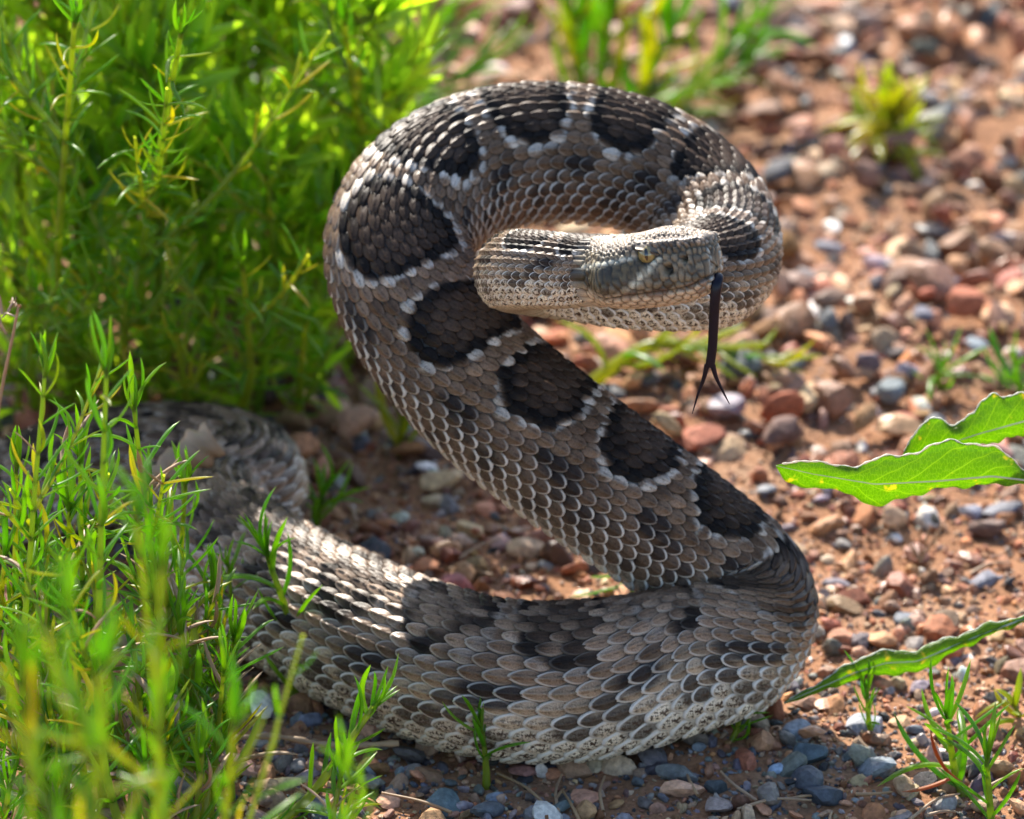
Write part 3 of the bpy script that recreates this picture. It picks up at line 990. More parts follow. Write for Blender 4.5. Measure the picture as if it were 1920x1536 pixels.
# choose the 300 scales that show largest: near, facing the viewer, in frame
cen = sv.mean(1)
c_, n_, b_, r_ = frame(sc_s)
nrm = n_ * np.cos(sc_t)[:, None] + b_ * np.sin(sc_t)[:, None]
facing = -(nrm @ FWD)
rel = cen - CAM
depth = rel @ FWD
pxx = 960 + (rel @ RGT) / depth * DIST * PPM
pyy = 768 - (rel @ UPV) / depth * DIST * PPM
front = (pxx > 430) & (pxx < 1920) & (pyy > 0)
score = sc_L * sc_W * np.clip(facing, 0, 1) * front * np.where((pyy > 1090) | (sc_s < 0.55), 1, 1)
pick = np.argsort(-score)[:300]
pk = np.zeros(n_sc, bool); pk[pick] = True
for i in pick:
    loc = cen[i]
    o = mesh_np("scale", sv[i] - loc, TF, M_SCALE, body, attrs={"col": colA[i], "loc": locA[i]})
    o.location = loc - SN0
rest = np.where(~pk)[0]
nv = len(ta)
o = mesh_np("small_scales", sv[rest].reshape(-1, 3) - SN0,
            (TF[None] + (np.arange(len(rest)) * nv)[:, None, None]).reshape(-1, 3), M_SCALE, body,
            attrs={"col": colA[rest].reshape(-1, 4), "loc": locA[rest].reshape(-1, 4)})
o["kind"] = "stuff"

# belly scutes: broad overlapping plates under the body
NA, NB = 5, 17
ga, gb = np.meshgrid(np.linspace(-1, 1, NA), np.linspace(-1, 1, NB), indexing='ij')
gi = np.arange(NA * NB).reshape(NA, NB)
gfq = np.stack([gi[:-1, :-1], gi[1:, :-1], gi[1:, 1:], gi[:-1, 1:]], -1).reshape(-1, 4)
sk = 0.004
sc_list = []
while sk < LEN - 0.05:
    r = float(np.interp(sk, SS, PR))
    ds = row_step(sk, r)
    sc_list.append((sk, ds, r))
    sk += ds
nbs = 0
for sk, ds, r in sc_list:
    bow = 0.28 * (gb ** 4) * ds
    s = sk + ga * ds * 0.62 - bow
    th = math.pi + gb * 0.70
    h = r * (0.012 + 0.045 * (ga + 1) / 2 - 0.05 * np.abs(gb) ** 6)
    v = surf(np.clip(s, 0, LEN), th, h).reshape(-1, 3)
    c = np.ones((NA * NB, 4))
    base = np.array((0.50, 0.43, 0.31)) * random.uniform(0.9, 1.08)
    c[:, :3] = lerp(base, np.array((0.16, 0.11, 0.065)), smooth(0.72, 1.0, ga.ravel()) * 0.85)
    c[:, 3] = 0.1
    l = np.stack([np.full(NA * NB, .3), ga.ravel() * .5 + .5, np.full(NA * NB, .9), np.full(NA * NB, 0.08)], -1)
    loc = v.mean(0)
    o = mesh_np("belly_scute", v - loc, gfq, M_SCALE, body, attrs={"col": c, "loc": l})
    o.location = loc - SN0

# ------------------------------------------------------------------ snake: eyes, brows, tongue
def head_pt(x, y, z):
    return H0 + (HF * x + HB * y + HN * z) * HEAD_L


for sg in (-1, 1):
    ec = head_pt(EYE[0], sg * (EYE[1] - 0.040), EYE[2])
    v, f = ICO[3]
    er = 0.072 * HEAD_L
    o = mesh_np("eye", v * er, f, M_EYE, snake)
    o.location = ec - SN0
    out_ = HB * sg * 0.86 + HF * 0.40 + HN * 0.05
    out_ /= np.linalg.norm(out_)
    t1 = HN - out_ * np.dot(HN, out_); t1 /= np.linalg.norm(t1)
    t2 = np.cross(out_, t1)
    u = np.linspace(-1, 1, 13)
    vs = []
    for q in u:
        wd = 0.17 * (1 - q * q) ** 0.7
        for e in (-1, 0, 1):
            d = out_ + t1 * q * 0.85 + t2 * e * wd
            vs.append(d / np.linalg.norm(d) * er * 1.012)
    gi = np.arange(39).reshape(13, 3)
    fq = np.stack([gi[:-1, :-1], gi[1:, :-1], gi[1:, 1:], gi[:-1, 1:]], -1).reshape(-1, 4)
    mesh_np("pupil", np.array(vs), fq, M_PUPIL, o)
    # supraocular plate jutting over the eye
    L_, W_ = 13, 7
    gu, gv = np.meshgrid(np.linspace(-1, 1, L_), np.linspace(-1, 1, W_), indexing='ij')
    wdt = 0.045 * (1 - np.abs(gu) ** 2.5) ** 0.6
    X = EYE[0] + gu * 0.095 + 0.015
    Yv = sg * (0.280 + gv * wdt - 0.012 - 0.03 * gu)
    Zt = 0.204 + 0.020 * (1 - gv ** 2) - 0.022 * gv - 0.030 * gu - 0.012 * gu * gu
    gi = np.arange(L_ * W_).reshape(L_, W_)
    vt = np.stack([X, Yv, Zt], -1).reshape(-1, 3)
    vb = np.stack([X, Yv, Zt - 0.014], -1).reshape(-1, 3)
    n0 = L_ * W_
    fq = np.stack([gi[:-1, :-1], gi[1:, :-1], gi[1:, 1:], gi[:-1, 1:]], -1).reshape(-1, 4)
    rim_ = np.concatenate([gi[:, 0], gi[-1, 1:], gi[::-1, -1][1:], gi[0, ::-1][1:-1]])
    rn = np.roll(rim_, -1)
    fs = np.stack([rim_, rn, rn + n0, rim_ + n0], -1)
    vv = np.concatenate([vt, vb])
    wv = head_pt(0, 0, 0) + (HF * vv[:, :1] + HB * vv[:, 1:2] + HN * vv[:, 2:]) * HEAD_L
    cb = np.ones((len(vv), 4)); cb[:, :3] = (0.11, 0.085, 0.06)
    cb[n0:, :3] = (0.05, 0.04, 0.028)
    mesh_np("brow_scale", wv - SN0, [fq, fq[:, ::-1] + n0, fs], M_SKIN, snake, attrs={"col": cb})


def tube(P, R, nseg=8, flat=1.0, side=None, close=True):
    """verts/faces of a tube along P with radii R; flat squashes it along the normal"""
    P = np.asarray(P, float)
    R = np.broadcast_to(np.asarray(R, float), (len(P),))
    T = np.gradient(P, axis=0)
    T /= np.linalg.norm(T, axis=1)[:, None] + 1e-12
    ref = np.array(side if side is not None else (0.3, 0.9, 0.2), float)
    b_ = ref - T * (T @ ref)[:, None]
    b_ /= np.linalg.norm(b_, axis=1)[:, None] + 1e-12
    n_ = np.cross(T, b_)
    an = np.linspace(0, 2 * math.pi, nseg, endpoint=False)
    V = P[:, None] + (b_[:, None] * np.cos(an)[None, :, None] + n_[:, None] * np.sin(an)[None, :, None] * flat) * R[:, None, None]
    m = len(P)
    ii = np.arange(m * nseg).reshape(m, nseg)
    jj = np.roll(ii, -1, 1)
    F = np.stack([ii[:-1], jj[:-1], jj[1:], ii[1:]], -1).reshape(-1, 4)
    return V.reshape(-1, 3), F


def merge(parts):
    V, F, off = [], [], 0
    for v, f in parts:
        V.append(v); F.append(f + off); off += len(v)
    return np.concatenate(V), np.concatenate(F)


def curve(pts, n):
    P = np.asarray(pts, float)
    A = np.concatenate([[2 * P[0] - P[1]], P, [2 * P[-1] - P[-2]]])
    o = []
    per = max(2, n // (len(P) - 1))
    for i in range(1, len(A) - 2):
        for u in np.linspace(0, 1, per, endpoint=False):
            a, b, c, d = A[i - 1:i + 3]
            o.append(0.5 * (2 * b + (c - a) * u + (2 * a - 5 * b + 4 * c - d) * u * u + (3 * b - a - 3 * c + d) * u ** 3))
    o.append(P[-1])
    return np.array(o)


tm = head_pt(0.99, 0.0, -0.062)
TY = float(tm[1]) - 0.004
main = curve([head_pt(0.88, 0.01, -0.06), tm, at(1344, 533, Y=TY + .001), at(1341, 560, Y=TY), at(1338, 610, Y=TY), at(1336, 650, Y=TY), at(1331, 688, Y=TY)], 36)
mr = np.interp(np.linspace(0, 1, len(main)), [0, .3, .8, 1], [.0021, .0019, .0016, .0016])
parts = [tube(main, mr, 10, 0.5, (1, 0, 0))]
for q in ([(1326, 684), (1319, 712), (1308, 742), (1298, 776)], [(1336, 684), (1343, 708), (1356, 735), (1368, 758)]):
    pth = curve([at(a, b, Y=TY) for a, b in q], 16)
    parts.append(tube(pth, np.linspace(.0010, .00012, len(pth)), 8, 0.7, (1, 0, 0)))
tv, tfc = merge(parts)
mesh_np("tongue", tv - SN0, tfc, M_TONGUE, snake)["label"] = "black forked tongue hanging down"

# ------------------------------------------------------------------ plants
def leaf_mesh(name, bend, wd, seed, mat, flat=0.5, n=9, nseg=6, tipw=0.35):
    r = np.random.default_rng(seed)
    t = np.linspace(0, 1, n)
    ang_ = bend * t
    y = np.concatenate([[0], np.cumsum(np.sin(ang_[:-1]) * np.diff(t))])
    z = np.concatenate([[0], np.cumsum(np.cos(ang_[:-1]) * np.diff(t))])
    x = 0.05 * np.sin(t * math.pi * r.uniform(0.6, 1.5)) * r.choice([-1, 1])
    rad_ = wd * np.interp(t, [0, .08, .3, .75, .93, 1], [.75, .8, 1, .9, tipw * 1.3, 0.05])
    v, f = tube(np.stack([x, y, z], 1), rad_, nseg, flat, (1, 0, 0))
    loc = np.zeros((len(v), 4)); loc[:, 0] = np.repeat(t, nseg); loc[:, 3] = 1
    o = mesh_np(name, v, f, mat, attrs={"loc": loc})
    me = o.data
    bpy.data.objects.remove(o)
    return me


LEAVES = {}
for mk, mm in (("g", M_GREEN), ("y", M_YELLOW), ("d", M_DRY), ("r", M_RUST)):
    LEAVES[mk] = [leaf_mesh("leaf", b_, w_, k, mm) for k, (b_, w_) in enumerate(
        [(-.5, .05), (-.15, .045), (.25, .05), (.7, .045), (-.9, .05), (1.1, .05), (.45, .04), (-.3, .04)])]


def stem_obj(P, R, parent, mat=None, name="stem", seed=0):
    loc0 = np.array(parent.location)
    v, f = tube(P, R, 8)
    la = np.zeros((len(v), 4)); la[:, 1] = (seed * 0.37) % 1
    return mesh_np(name, v - loc0, f, mat or M_STEM, parent, attrs={"loc": la})


def put_leaf(parent, P, d, length, wscale, kind, rnd):
    """a leaf part starting at P and heading along d, arching upwards"""
    d = Vector(d).normalized()
    side = d.cross(Vector((0, 0, 1)))
    if side.length < 0.05:
        side = Vector((1, 0, 0))
    side.normalize()
    up = side.cross(d)
    M = Matrix((side, up, d)).transposed().to_4x4()
    me = LEAVES[kind][rnd.randrange(8)]
    o = bpy.data.objects.new("leaf", me)
    col.objects.link(o)
    o.parent = parent
    o.matrix_local = Matrix.Translation(Vector(P) - Vector(parent.location)) @ M @ Matrix.Diagonal((length * wscale, length * wscale, length, 1))
    return o


def weed(name, base, tip, label, cat, group, nleaf=18, llen=0.02, lw=1.0, seed=0, rad=0.0013, bow=None, kind="g",
         start=0.12, topn=6, spread=0.75, branches=0, kinds=None):
    """upright weed: green stem, narrow leaves up the stem and a tuft at the top; every leaf a part"""
    rnd = random.Random(seed)
    base, tip = np.array(base, float), np.array(tip, float)
    base[2] = float(ground_h(base[:1], base[1:2])[0]) - 0.001 if base[2] < 0.02 else base[2]
    e = empty(name, base)
    tag(e, label, cat, group)
    H = np.linalg.norm(tip - base)
    b_ = np.array(bow if bow is not None else (rnd.uniform(-.06, .06) * H, rnd.uniform(-.06, .06) * H, 0))
    P = curve([base, base * .67 + tip * .33 + b_, base * .33 + tip * .67 + b_ * .6, tip], 18)
    stem_obj(P, np.linspace(rad, rad * 0.45, len(P)), e, seed=seed)
    T = np.gradient(P, axis=0)
    az = rnd.uniform(0, 6.28)

    def leaves_on(P_, n_, l0, s0):
        nonlocal az
        T_ = np.gradient(P_, axis=0)
        for q in range(n_):
            u = s0 + (1 - s0) * (q + rnd.uniform(0, .6)) / n_
            i = min(len(P_) - 1, int(u * (len(P_) - 1)))
            az += 2.4 + rnd.uniform(-.3, .3)
            t_ = T_[i] / np.linalg.norm(T_[i])
            rv = np.array([math.cos(az), math.sin(az), 0.0])
            rv -= t_ * np.dot(rv, t_)
            sp = spread * rnd.uniform(0.7, 1.35)
            d = t_ * math.cos(sp) + rv * math.sin(sp)
            kk = kind if not kinds else rnd.choice(kinds)
            put_leaf(e, P_[i], d, l0 * rnd.uniform(.65, 1.25) * (1.05 - 0.25 * u), lw, kk, rnd)
    leaves_on(P, nleaf, llen, start)
    for q in range(topn):
        az += 2.4
        t_ = T[-1] / np.linalg.norm(T[-1])
        rv = np.array([math.cos(az), math.sin(az), 0.0])
        sp = rnd.uniform(0.08, 0.5)
        put_leaf(e, P[-1] - t_ * rnd.uniform(0, .004), t_ * math.cos(sp) + rv * math.sin(sp), llen * rnd.uniform(.5, 1.0), lw, kind, rnd)
    for q in range(branches):
        i = int(len(P) * rnd.uniform(.25, .8))
        az += 2.1
        t_ = T[i] / np.linalg.norm(T[i])
        d = t_ * 0.75 + np.array([math.cos(az), math.sin(az), 0.25]) * 0.7
        d /= np.linalg.norm(d)
        bl = H * rnd.uniform(.2, .38)
        BP = curve([P[i], P[i] + d * bl * .5, P[i] + d * bl + np.array([0, 0, bl * .18])], 10)
        stem_obj(BP, np.linspace(rad * .6, rad * .3, len(BP)), e, name="branch", seed=seed + q)
        leaves_on(BP, max(6, int(nleaf * (.6 if H > .12 else .35))), llen * .85, 0.1)
    return e


G_FRONT = "green weeds in front of the snake"
# the recognisable sprigs standing in focus before the left end of the coil
def spr(bx, by, tx, ty, label, Yt=None, dY=0.0, group=None, **kw):
    b = at(bx, by, Z=0.0)
    t = at(tx, ty, Y=(b[1] - dY if Yt is None else Yt))
    return weed("weed_sprig", b, t, label, "weed", group, **kw)


spr(362, 1292, 348, 905, "tall slender weed sprig rising in front of the snake's hind coil, tufted top", seed=1, nleaf=18, llen=0.024, rad=.0017, topn=7, Yt=0.02)
spr(420, 1275, 428, 1060, "short fine leaved sprig beside the tall slender sprig at the coil's end", seed=2, nleaf=12, llen=0.019, rad=.0013, topn=5)
spr(545, 1312, 500, 1040, "forked weed sprig standing against the left end of the front coil", seed=3, nleaf=13, llen=0.030, rad=.0020, topn=8, spread=.6, bow=(.006, 0, 0), Yt=0.03)
spr(466, 1545, 700, 1325, "leaning sprig with fleshy leaves lying across the front of the coil", seed=4, nleaf=16, llen=0.023, rad=.0022, topn=7, lw=1.15, bow=(.004, 0, -.004), Yt=-0.035, spread=.65)
spr(912, 1470, 905, 1370, "small grey green seedling rooted in grit in front of the coil", seed=5, nleaf=7, llen=0.025, rad=.0016, topn=4, lw=1.0, spread=.8, start=.4)
spr(1370, 1400, 1392, 1330, "shaded star shaped sprig at the foot of the coil's right bend", seed=6, nleaf=9, llen=0.018, topn=5, spread=1.0, lw=1.1)
spr(1635, 1375, 1625, 1290, "shaded upright sprig among grey stones under the long leaf", seed=7, nleaf=9, llen=0.018, topn=5, spread=.6)
spr(1808, 1478, 1775, 1340, "glossy seedling with arching leaves and one rust red leaf", seed=8, nleaf=11, llen=0.030, topn=5, lw=0.95, rad=.0017, spread=.8)
spr(1862, 1545, 1850, 1420, "bright upright seedling next to the rust leaved one", seed=9, nleaf=9, llen=0.024, topn=5, lw=0.95, rad=.0016, spread=.55)
spr(1195, 1120, 1165, 1050, "dark spidery sprig growing in the shade inside the coil", seed=10, nleaf=10, llen=0.022, topn=4, spread=1.1, lw=.9)
spr(590, 985, 608, 925, "small sprig on the gravel behind the front coil", seed=11, nleaf=9, llen=0.028, topn=4, lw=1.1)
spr(748, 845, 755, 765, "yellowish shoot standing against the rising body", seed=12, nleaf=9, llen=0.032, topn=5, kind="y", lw=1.3, spread=.5)
spr(1240, 770, 1345, 850, "thin trailing shoot running over gravel beyond the body", seed=13, nleaf=6, llen=0.014, topn=2, rad=.001) if False else None
spr(1100, 728, 1440, 672, "sprawling green runner on the gravel beyond the forked tongue", seed=14, nleaf=20, llen=0.030, topn=5, rad=.0030, lw=1.5, spread=.9, kind="y", kinds="gyy", bow=(0, 0, .014))
spr(1255, 760, 1335, 850, "thin trailing shoot hugging the gravel behind the rising body", seed=15, nleaf=6, llen=0.015, topn=2, rad=.0013)
spr(1760, 735, 1765, 690, "small tuft on the gravel above the broad leaf", seed=16, nleaf=9, llen=0.022, topn=4, spread=1.1, lw=1.1)
spr(1915, 740, 1905, 700, "leafy tuft at the gravel's edge behind the broad leaf", seed=17, nleaf=9, llen=0.025, topn=4, spread=1.0, lw=1.3)
spr(1680, 300, 1678, 225, "yellow green tuft alone on the open gravel", seed=18, nleaf=26, llen=0.032, topn=9, spread=1.0, kind="y", lw=2.2, rad=.002)
# rust coloured leaves on the right seedling
sd = [o for o in bpy.data.objects if o.get("label", "").startswith("glossy seedling")][0]
rr_ = random.Random(3)
for (x0, y0, x1, y1, L_) in ((1800, 1465, 1705, 1400, .022), (1790, 1455, 1690, 1495, .019)):
    p0 = at(x0, y0, Y=sd.location.y - .004); p1 = at(x1, y1, Y=sd.location.y - .012)
    put_leaf(sd, p0, p1 - p0, np.linalg.norm(p1 - p0), 1.1, "r", rr_)["label"] = "rust red leaf"

# bright clump behind the raised loop
for k, (bx, by, tx, ty) in enumerate([(1090, 205, 1075, 30), (1140, 215, 1150, 0), (1180, 210, 1260, 60), (1190, 215, 1380, 120), (1220, 200, 1445, 0)]):
    spr(bx, by, tx, ty, "bright blurred weed shoot in the clump beyond the raised loop", seed=30 + k, nleaf=14, llen=0.042, rad=.0026, topn=5, lw=1.2, spread=.65, kinds="ggy", group="shoots of the clump beyond the loop")
# reaching shoots at the bush's edge
for k, (bx, by, tx, ty) in enumerate([(700, 200, 850, 20), (730, 250, 880, 130)]):
    spr(bx, by, tx, ty, "arching shoot leaning out of the bush towards the gravel", seed=40 + k, group="shoots leaning from the bush", nleaf=12, llen=0.045, rad=.002, topn=3, lw=1.0, spread=.5)

for k, (bx, by, tx, ty) in enumerate([(420, 800, 455, 500), (250, 800, 235, 560), (335, 775, 340, 60), (150, 770, 140, 40), (640, 560, 645, 40), (560, 770, 575, 600),
                                      (70, 800, 60, 540), (480, 660, 500, 330), (330, 800, 330, 620)]):
    spr(bx, by, tx, ty, "taller leafy shoot standing clear of the bush behind the hind coil", seed=70 + k, group="leafy shoots at the bush's front", nleaf=int(16 + (by - ty) * .05), llen=0.022, rad=.0022, topn=6, lw=1.0, spread=.85, kinds="gggy", branches=2 + (by - ty) // 200, dY=0.05 + (by - ty) * .00018)
# out-of-focus and half-focused weeds filling the lower left
FR = random.Random(99)
MID = [(85, 690, -0.06), (200, 690, -0.10), (250, 760, -0.04), (130, 950, -0.02), (30, 870, 0.0), (300, 1010, -0.02), (395, 1120, 0.0), (10, 1030, -0.03),
       (180, 1080, -0.05), (90, 1130, -0.04), (340, 1180, -0.04), (250, 1200, -0.06), (40, 1230, -0.05), (150, 1260, -0.07), (420, 1250, -0.05), (310, 1320, -0.08),
       (215, 1340, -0.07), (60, 1370, -0.08), (130, 1420, -0.09), (380, 1400, -0.09), (270, 1440, -0.1), (640, 1450, -0.10), (20, 1460, -0.09), (440, 1190, -0.03), (150, 860, -0.01), (280, 900, 0.0), (60, 1000, -0.02)]
for k, (tx, ty, Y) in enumerate(MID):
    t = at(tx, ty, Y=Y)
    b = np.array([t[0] + FR.uniform(-.012, .012), t[1] + FR.uniform(-.01, .01), 0.0])
    weed("weed", b, t, "narrow leaved green weed in the thicket before the hind coil", "weed", G_FRONT, nleaf=int(16 + t[2] * 110), llen=FR.uniform(.019, .029),
         rad=FR.uniform(.0014, .0019), topn=6, seed=200 + k, branches=2 if t[2] > .06 else 1, spread=.7, kinds="gggggggyyd")
FARB = [(255, 960, -0.30), (300, 1050, -0.36), (120, 1150, -0.40), (200, 1240, -0.42), (60, 1300, -0.38), (440, 1350, -0.32), (660, 1470, -0.30)]
for k, (tx, ty, Y) in enumerate(FARB):
    t = at(tx, ty, Y=Y)
    b = np.array([t[0] + FR.uniform(-.015, .015), t[1] + FR.uniform(-.01, .01), 0.0])
    weed("weed", b, t, "heavily blurred green weed close before the lens in the lower corner", "weed", "blurred weeds nearest the viewer", nleaf=18, llen=FR.uniform(.022, .030),
         rad=.0016, topn=5, seed=300 + k, branches=2, spread=.65, start=.35, kinds="gggy")

# ------------------------------------------------------------------ the bush at the upper left
def blade_template():
    t = np.array([0, .15, .5, .85, 1.0])
    w_ = np.array([.6, .9, 1.0, .7, .05])
    v = []
    for a, b in zip(t, w_):
        for e, zz in ((-1, .35), (0, 0), (1, .35)):
            v.append((e * b, zz * b, a))
    v = np.array(v)
    gi = np.arange(15).reshape(5, 3)
    f = np.stack([gi[:-1, :-1], gi[:-1, 1:], gi[1:, 1:], gi[1:, :-1]], -1).reshape(-1, 4)
    return v, f, np.repeat(t, 3)


BT, BF, BL = blade_template()


def bush_plant(seed, H, nbr, lpb, llen):
    """stem parts and one foliage mesh for a tall many-branched weed"""
    r = np.random.default_rng(seed)
    stems = []
    bow = r.normal(0, .05 * H, 2)
    P = curve([(0, 0, 0), (bow[0], bow[1], H * .4), (bow[0] * .5 + r.normal(0, .02), bow[1] * .6, H * .75), (r.normal(0, .03), r.normal(0, .03), H)], 24)
    stems.append(tube(P, np.linspace(.0024, .0010, len(P)), 6))
    anchors = []
    T = np.gradient(P, axis=0)
    for q in range(nbr):
        u = r.uniform(.06, .97)
        i = int(u * (len(P) - 1))
        az = r.uniform(0, 6.283)
        el = r.uniform(.2, 1.0)
        d = np.array([math.cos(az) * math.cos(el), math.sin(az) * math.cos(el), math.sin(el)])
        bl = H * r.uniform(.14, .34) * (1.1 - .6 * u)
        BP = curve([P[i], P[i] + d * bl * .55, P[i] + d * bl + np.array([0, 0, bl * .25])], 8)
        stems.append(tube(BP, np.linspace(.0012, .0005, len(BP)), 5))
        TB = np.gradient(BP, axis=0)
        for m in range(lpb):
            j = min(len(BP) - 1, int(r.uniform(.05, 1.0) * len(BP)))
            anchors.append((BP[j], TB[j]))
    for m in range(int(lpb * 3)):
        j = min(len(P) - 1, int(r.uniform(.1, 1.0) * len(P)))
        anchors.append((P[j], T[j]))
    A_ = np.array([a for a, _ in anchors])
    D = np.array([t_ / np.linalg.norm(t_) for _, t_ in anchors])
    n = len(A_)
    rv = r.normal(size=(n, 3))
    d = D * r.uniform(.35, 1.0, (n, 1)) + rv / np.linalg.norm(rv, axis=1)[:, None] * r.uniform(.4, .9, (n, 1)) + np.array([0, 0, .25])
    d /= np.linalg.norm(d, axis=1)[:, None]
    x = np.cross(d, r.normal(size=(n, 3)))
    x /= np.linalg.norm(x, axis=1)[:, None]
    y = np.cross(d, x)
    L = llen * r.uniform(.55, 1.3, n)
    W = L * r.uniform(.055, .10, n)
    V = A_[:, None] + x[:, None] * (BT[None, :, :1] * W[:, None, None]) + y[:, None] * (BT[None, :, 1:2] * W[:, None, None] + (BL ** 2)[None, :, None] * L[:, None, None] * r.uniform(-.25, .25, (n, 1, 1))) + d[:, None] * (BT[None, :, 2:] * L[:, None, None])
    F = (BF[None] + (np.arange(n) * 15)[:, None, None]).reshape(-1, 4)
    la = np.zeros((n, 15, 4)); la[..., 0] = BL; la[..., 1] = r.random(n)[:, None]
    sv_, sf_ = merge(stems)
    return sv_, sf_, V.reshape(-1, 3), F, la.reshape(-1, 4)


BUSH = []
for k in range(7):
    H = [0.30, 0.26, 0.34, 0.22, 0.28, 0.16, 0.12][k]
    sv_, sf_, fv, ff, fl = bush_plant(700 + k, H, [40, 36, 44, 32, 38, 26, 22][k], 8, 0.023)
    la = np.zeros((len(sv_), 4)); la[:, 1] = k * .13
    a = mesh_np("stem", sv_, sf_, M_STEM, attrs={"loc": la}); am = a.data; bpy.data.objects.remove(a)
    b = mesh_np("foliage", fv, ff, M_BUSH, attrs={"loc": fl}); bm_ = b.data; bpy.data.objects.remove(b)
    BUSH.append((H, am, bm_))


def place_bush(k, x, y, rz, sc, label, group, lean=0.06):
    H, am, bm_ = BUSH[k]
    e = empty("bushy_weed", (x, y, float(ground_h(np.array([x]), np.array([y]))[0]) - .002), rz)
    e.scale = (sc, sc, sc)
    e.rotation_euler = (Matrix.Rotation(lean, 3, 'X') @ Matrix.Rotation(rz, 3, 'Z')).to_euler()
    tag(e, label, "weed", group)
    for nm, me in (("stem", am), ("foliage", bm_)):
        o = bpy.data.objects.new(nm, me)
        col.objects.link(o)
        o.parent = e
        if nm == "foliage": o["kind"] = "stuff"


BR = random.Random(5)
def gpt(px, py):
    return at(px, py, Z=0.0)


LB = "tall feathery green weed in the dense bush behind the snake"
# base positions given as photograph pixels on the ground
for k, (px, py, kind, sc) in enumerate([
        (40, 690, 0, .95), (190, 680, 4, .85), (310, 670, 1, .85), (445, 530, 3, 1.0), (-60, 690, 2, .9),
        (120, 640, 2, .95), (260, 620, 0, 1.0), (370, 540, 2, .85), (520, 490, 4, .8), (610, 470, 1, .75),
        (20, 520, 0, 1.1), (190, 490, 1, 1.15), (330, 480, 4, 1.05), (470, 470, 0, .85), (590, 460, 1, .8), (650, 400, 3, .8), (-80, 520, 1, 1.1)]):
    p = gpt(px, py)
    place_bush(kind, p[0], p[1], BR.uniform(0, 6.28), sc, LB, "tall weeds of the bush")
LS = "low bushy weed at the foot of the dense bush"
for k, (px, py) in enumerate([(30, 790), (150, 780), (260, 775), (380, 765), (480, 760), (600, 730), (650, 680), (690, 620), (670, 540), (560, 660)]):
    p = gpt(px, py)
    place_bush(5 + k % 2, p[0], p[1], BR.uniform(0, 6.28), BR.uniform(.8, 1.1), LS, "low weeds at the bush's foot")

# ------------------------------------------------------------------ broad leaves of a plant standing to the right
M_MARGIN = mat_leaf("leaf_margin_hair", (0.5, 0.55, 0.45), (0.6, 0.62, 0.55), (0.6, 0.6, 0.5), (0.7, 0.75, 0.6), trans=0.4, rough=0.5)


def broad_leaf(parent, mid, up_e, lo_e, Ymid, dy_up, dy_lo, label):
    """leaf blade from photograph outlines: midrib, raised edge (farther) and lower edge (nearer), each with its own depth"""
    NU, NV = 110, 9
    u = np.linspace(0, 1, NU)
    def cv(pts, Y0, Y1):
        pts = np.array(pts, float)
        s = np.concatenate([[0], np.cumsum(np.linalg.norm(np.diff(pts, axis=0), axis=1))]); s /= s[-1]
        x = np.interp(u, s, pts[:, 0]); y = np.interp(u, s, pts[:, 1])
        x, y = sm1(x, 1), sm1(y, 1)
        x[0], y[0], x[-1], y[-1] = pts[0, 0], pts[0, 1], pts[-1, 0], pts[-1, 1]
        return np.array([at(a, b, Y=c) for a, b, c in zip(x, y, np.linspace(Y0, Y1, NU))])
    env = np.sin(np.clip(u, 0, 1) * math.pi) ** 0.6
    up_w = (3.5 * np.sin(u * 41) + 2.0 * np.sin(u * 97 + 1)) * env / PPM
    lo_w = (3.0 * np.sin(u * 47 + 2) + 2.0 * np.sin(u * 103)) * env / PPM
    mc = cv(mid, *Ymid)
    ue = cv(up_e, *Ymid) + UPV * up_w[:, None]; le = cv(lo_e, *Ymid) + UPV * lo_w[:, None]
    # tilt the two halves: along their sight lines the edges lie farther / nearer
    def shift(P, dy):
        d = P - CAM
        return CAM + d * (1 + (dy * env / d[:, 1]))[:, None]
    ue, le = shift(ue, dy_up), shift(le, dy_lo)
    V = []
    for j in range(NV):
        v_ = j / (NV - 1) * 2 - 1
        P = mc + (ue - mc) * v_ if v_ > 0 else mc + (le - mc) * -v_
        V.append(P)
    V = np.array(V)
    nrm_ = np.array([0.0, -0.6, 0.8])
    V = V + nrm_ * 0.0012 * (np.sin(np.linspace(-1, 1, NV) * math.pi) ** 2)[:, None, None] * env[None, :, None]
    V = V + nrm_ * 0.0004 * vnoise(V.reshape(-1, 3) * 260, 9).reshape(NV, NU, 1)
    gi = np.arange(NV * NU).reshape(NV, NU)
    f = np.stack([gi[:-1, :-1], gi[:-1, 1:], gi[1:, 1:], gi[1:, :-1]], -1).reshape(-1, 4)
    la = np.zeros((NV, NU, 4)); la[..., 0] = u[None]; la[..., 1] = (np.arange(NV) / (NV - 1))[:, None]
    o = mesh_np("broad_leaf", V.reshape(-1, 3) - np.array(parent.location), f, M_BROAD, parent, attrs={"loc": la.reshape(-1, 4)})
    md = o.modifiers.new("thickness", 'SOLIDIFY'); md.thickness = 0.0004; md.offset = 0
    o["label"] = label
    # midrib and margin as raised cords
    v, f = tube(mc + np.array([0, -.0003, .0001]), np.linspace(.0001, .00045, NU), 6)
    la = np.zeros((len(v), 4))
    mesh_np("midrib", v - np.array(o.parent.location), f, M_MARGIN, o, attrs={"loc": la})
    v, f = tube(ue[2:-2], 0.00035 + 0.00012 * np.sin(np.arange(NU - 4) * 1.9), 6)
    mesh_np("margin", v - np.array(o.parent.location), f, M_MARGIN, o, attrs={"loc": np.zeros((len(v), 4))})["label"] = "silvery hairy leaf margin"
    return mc


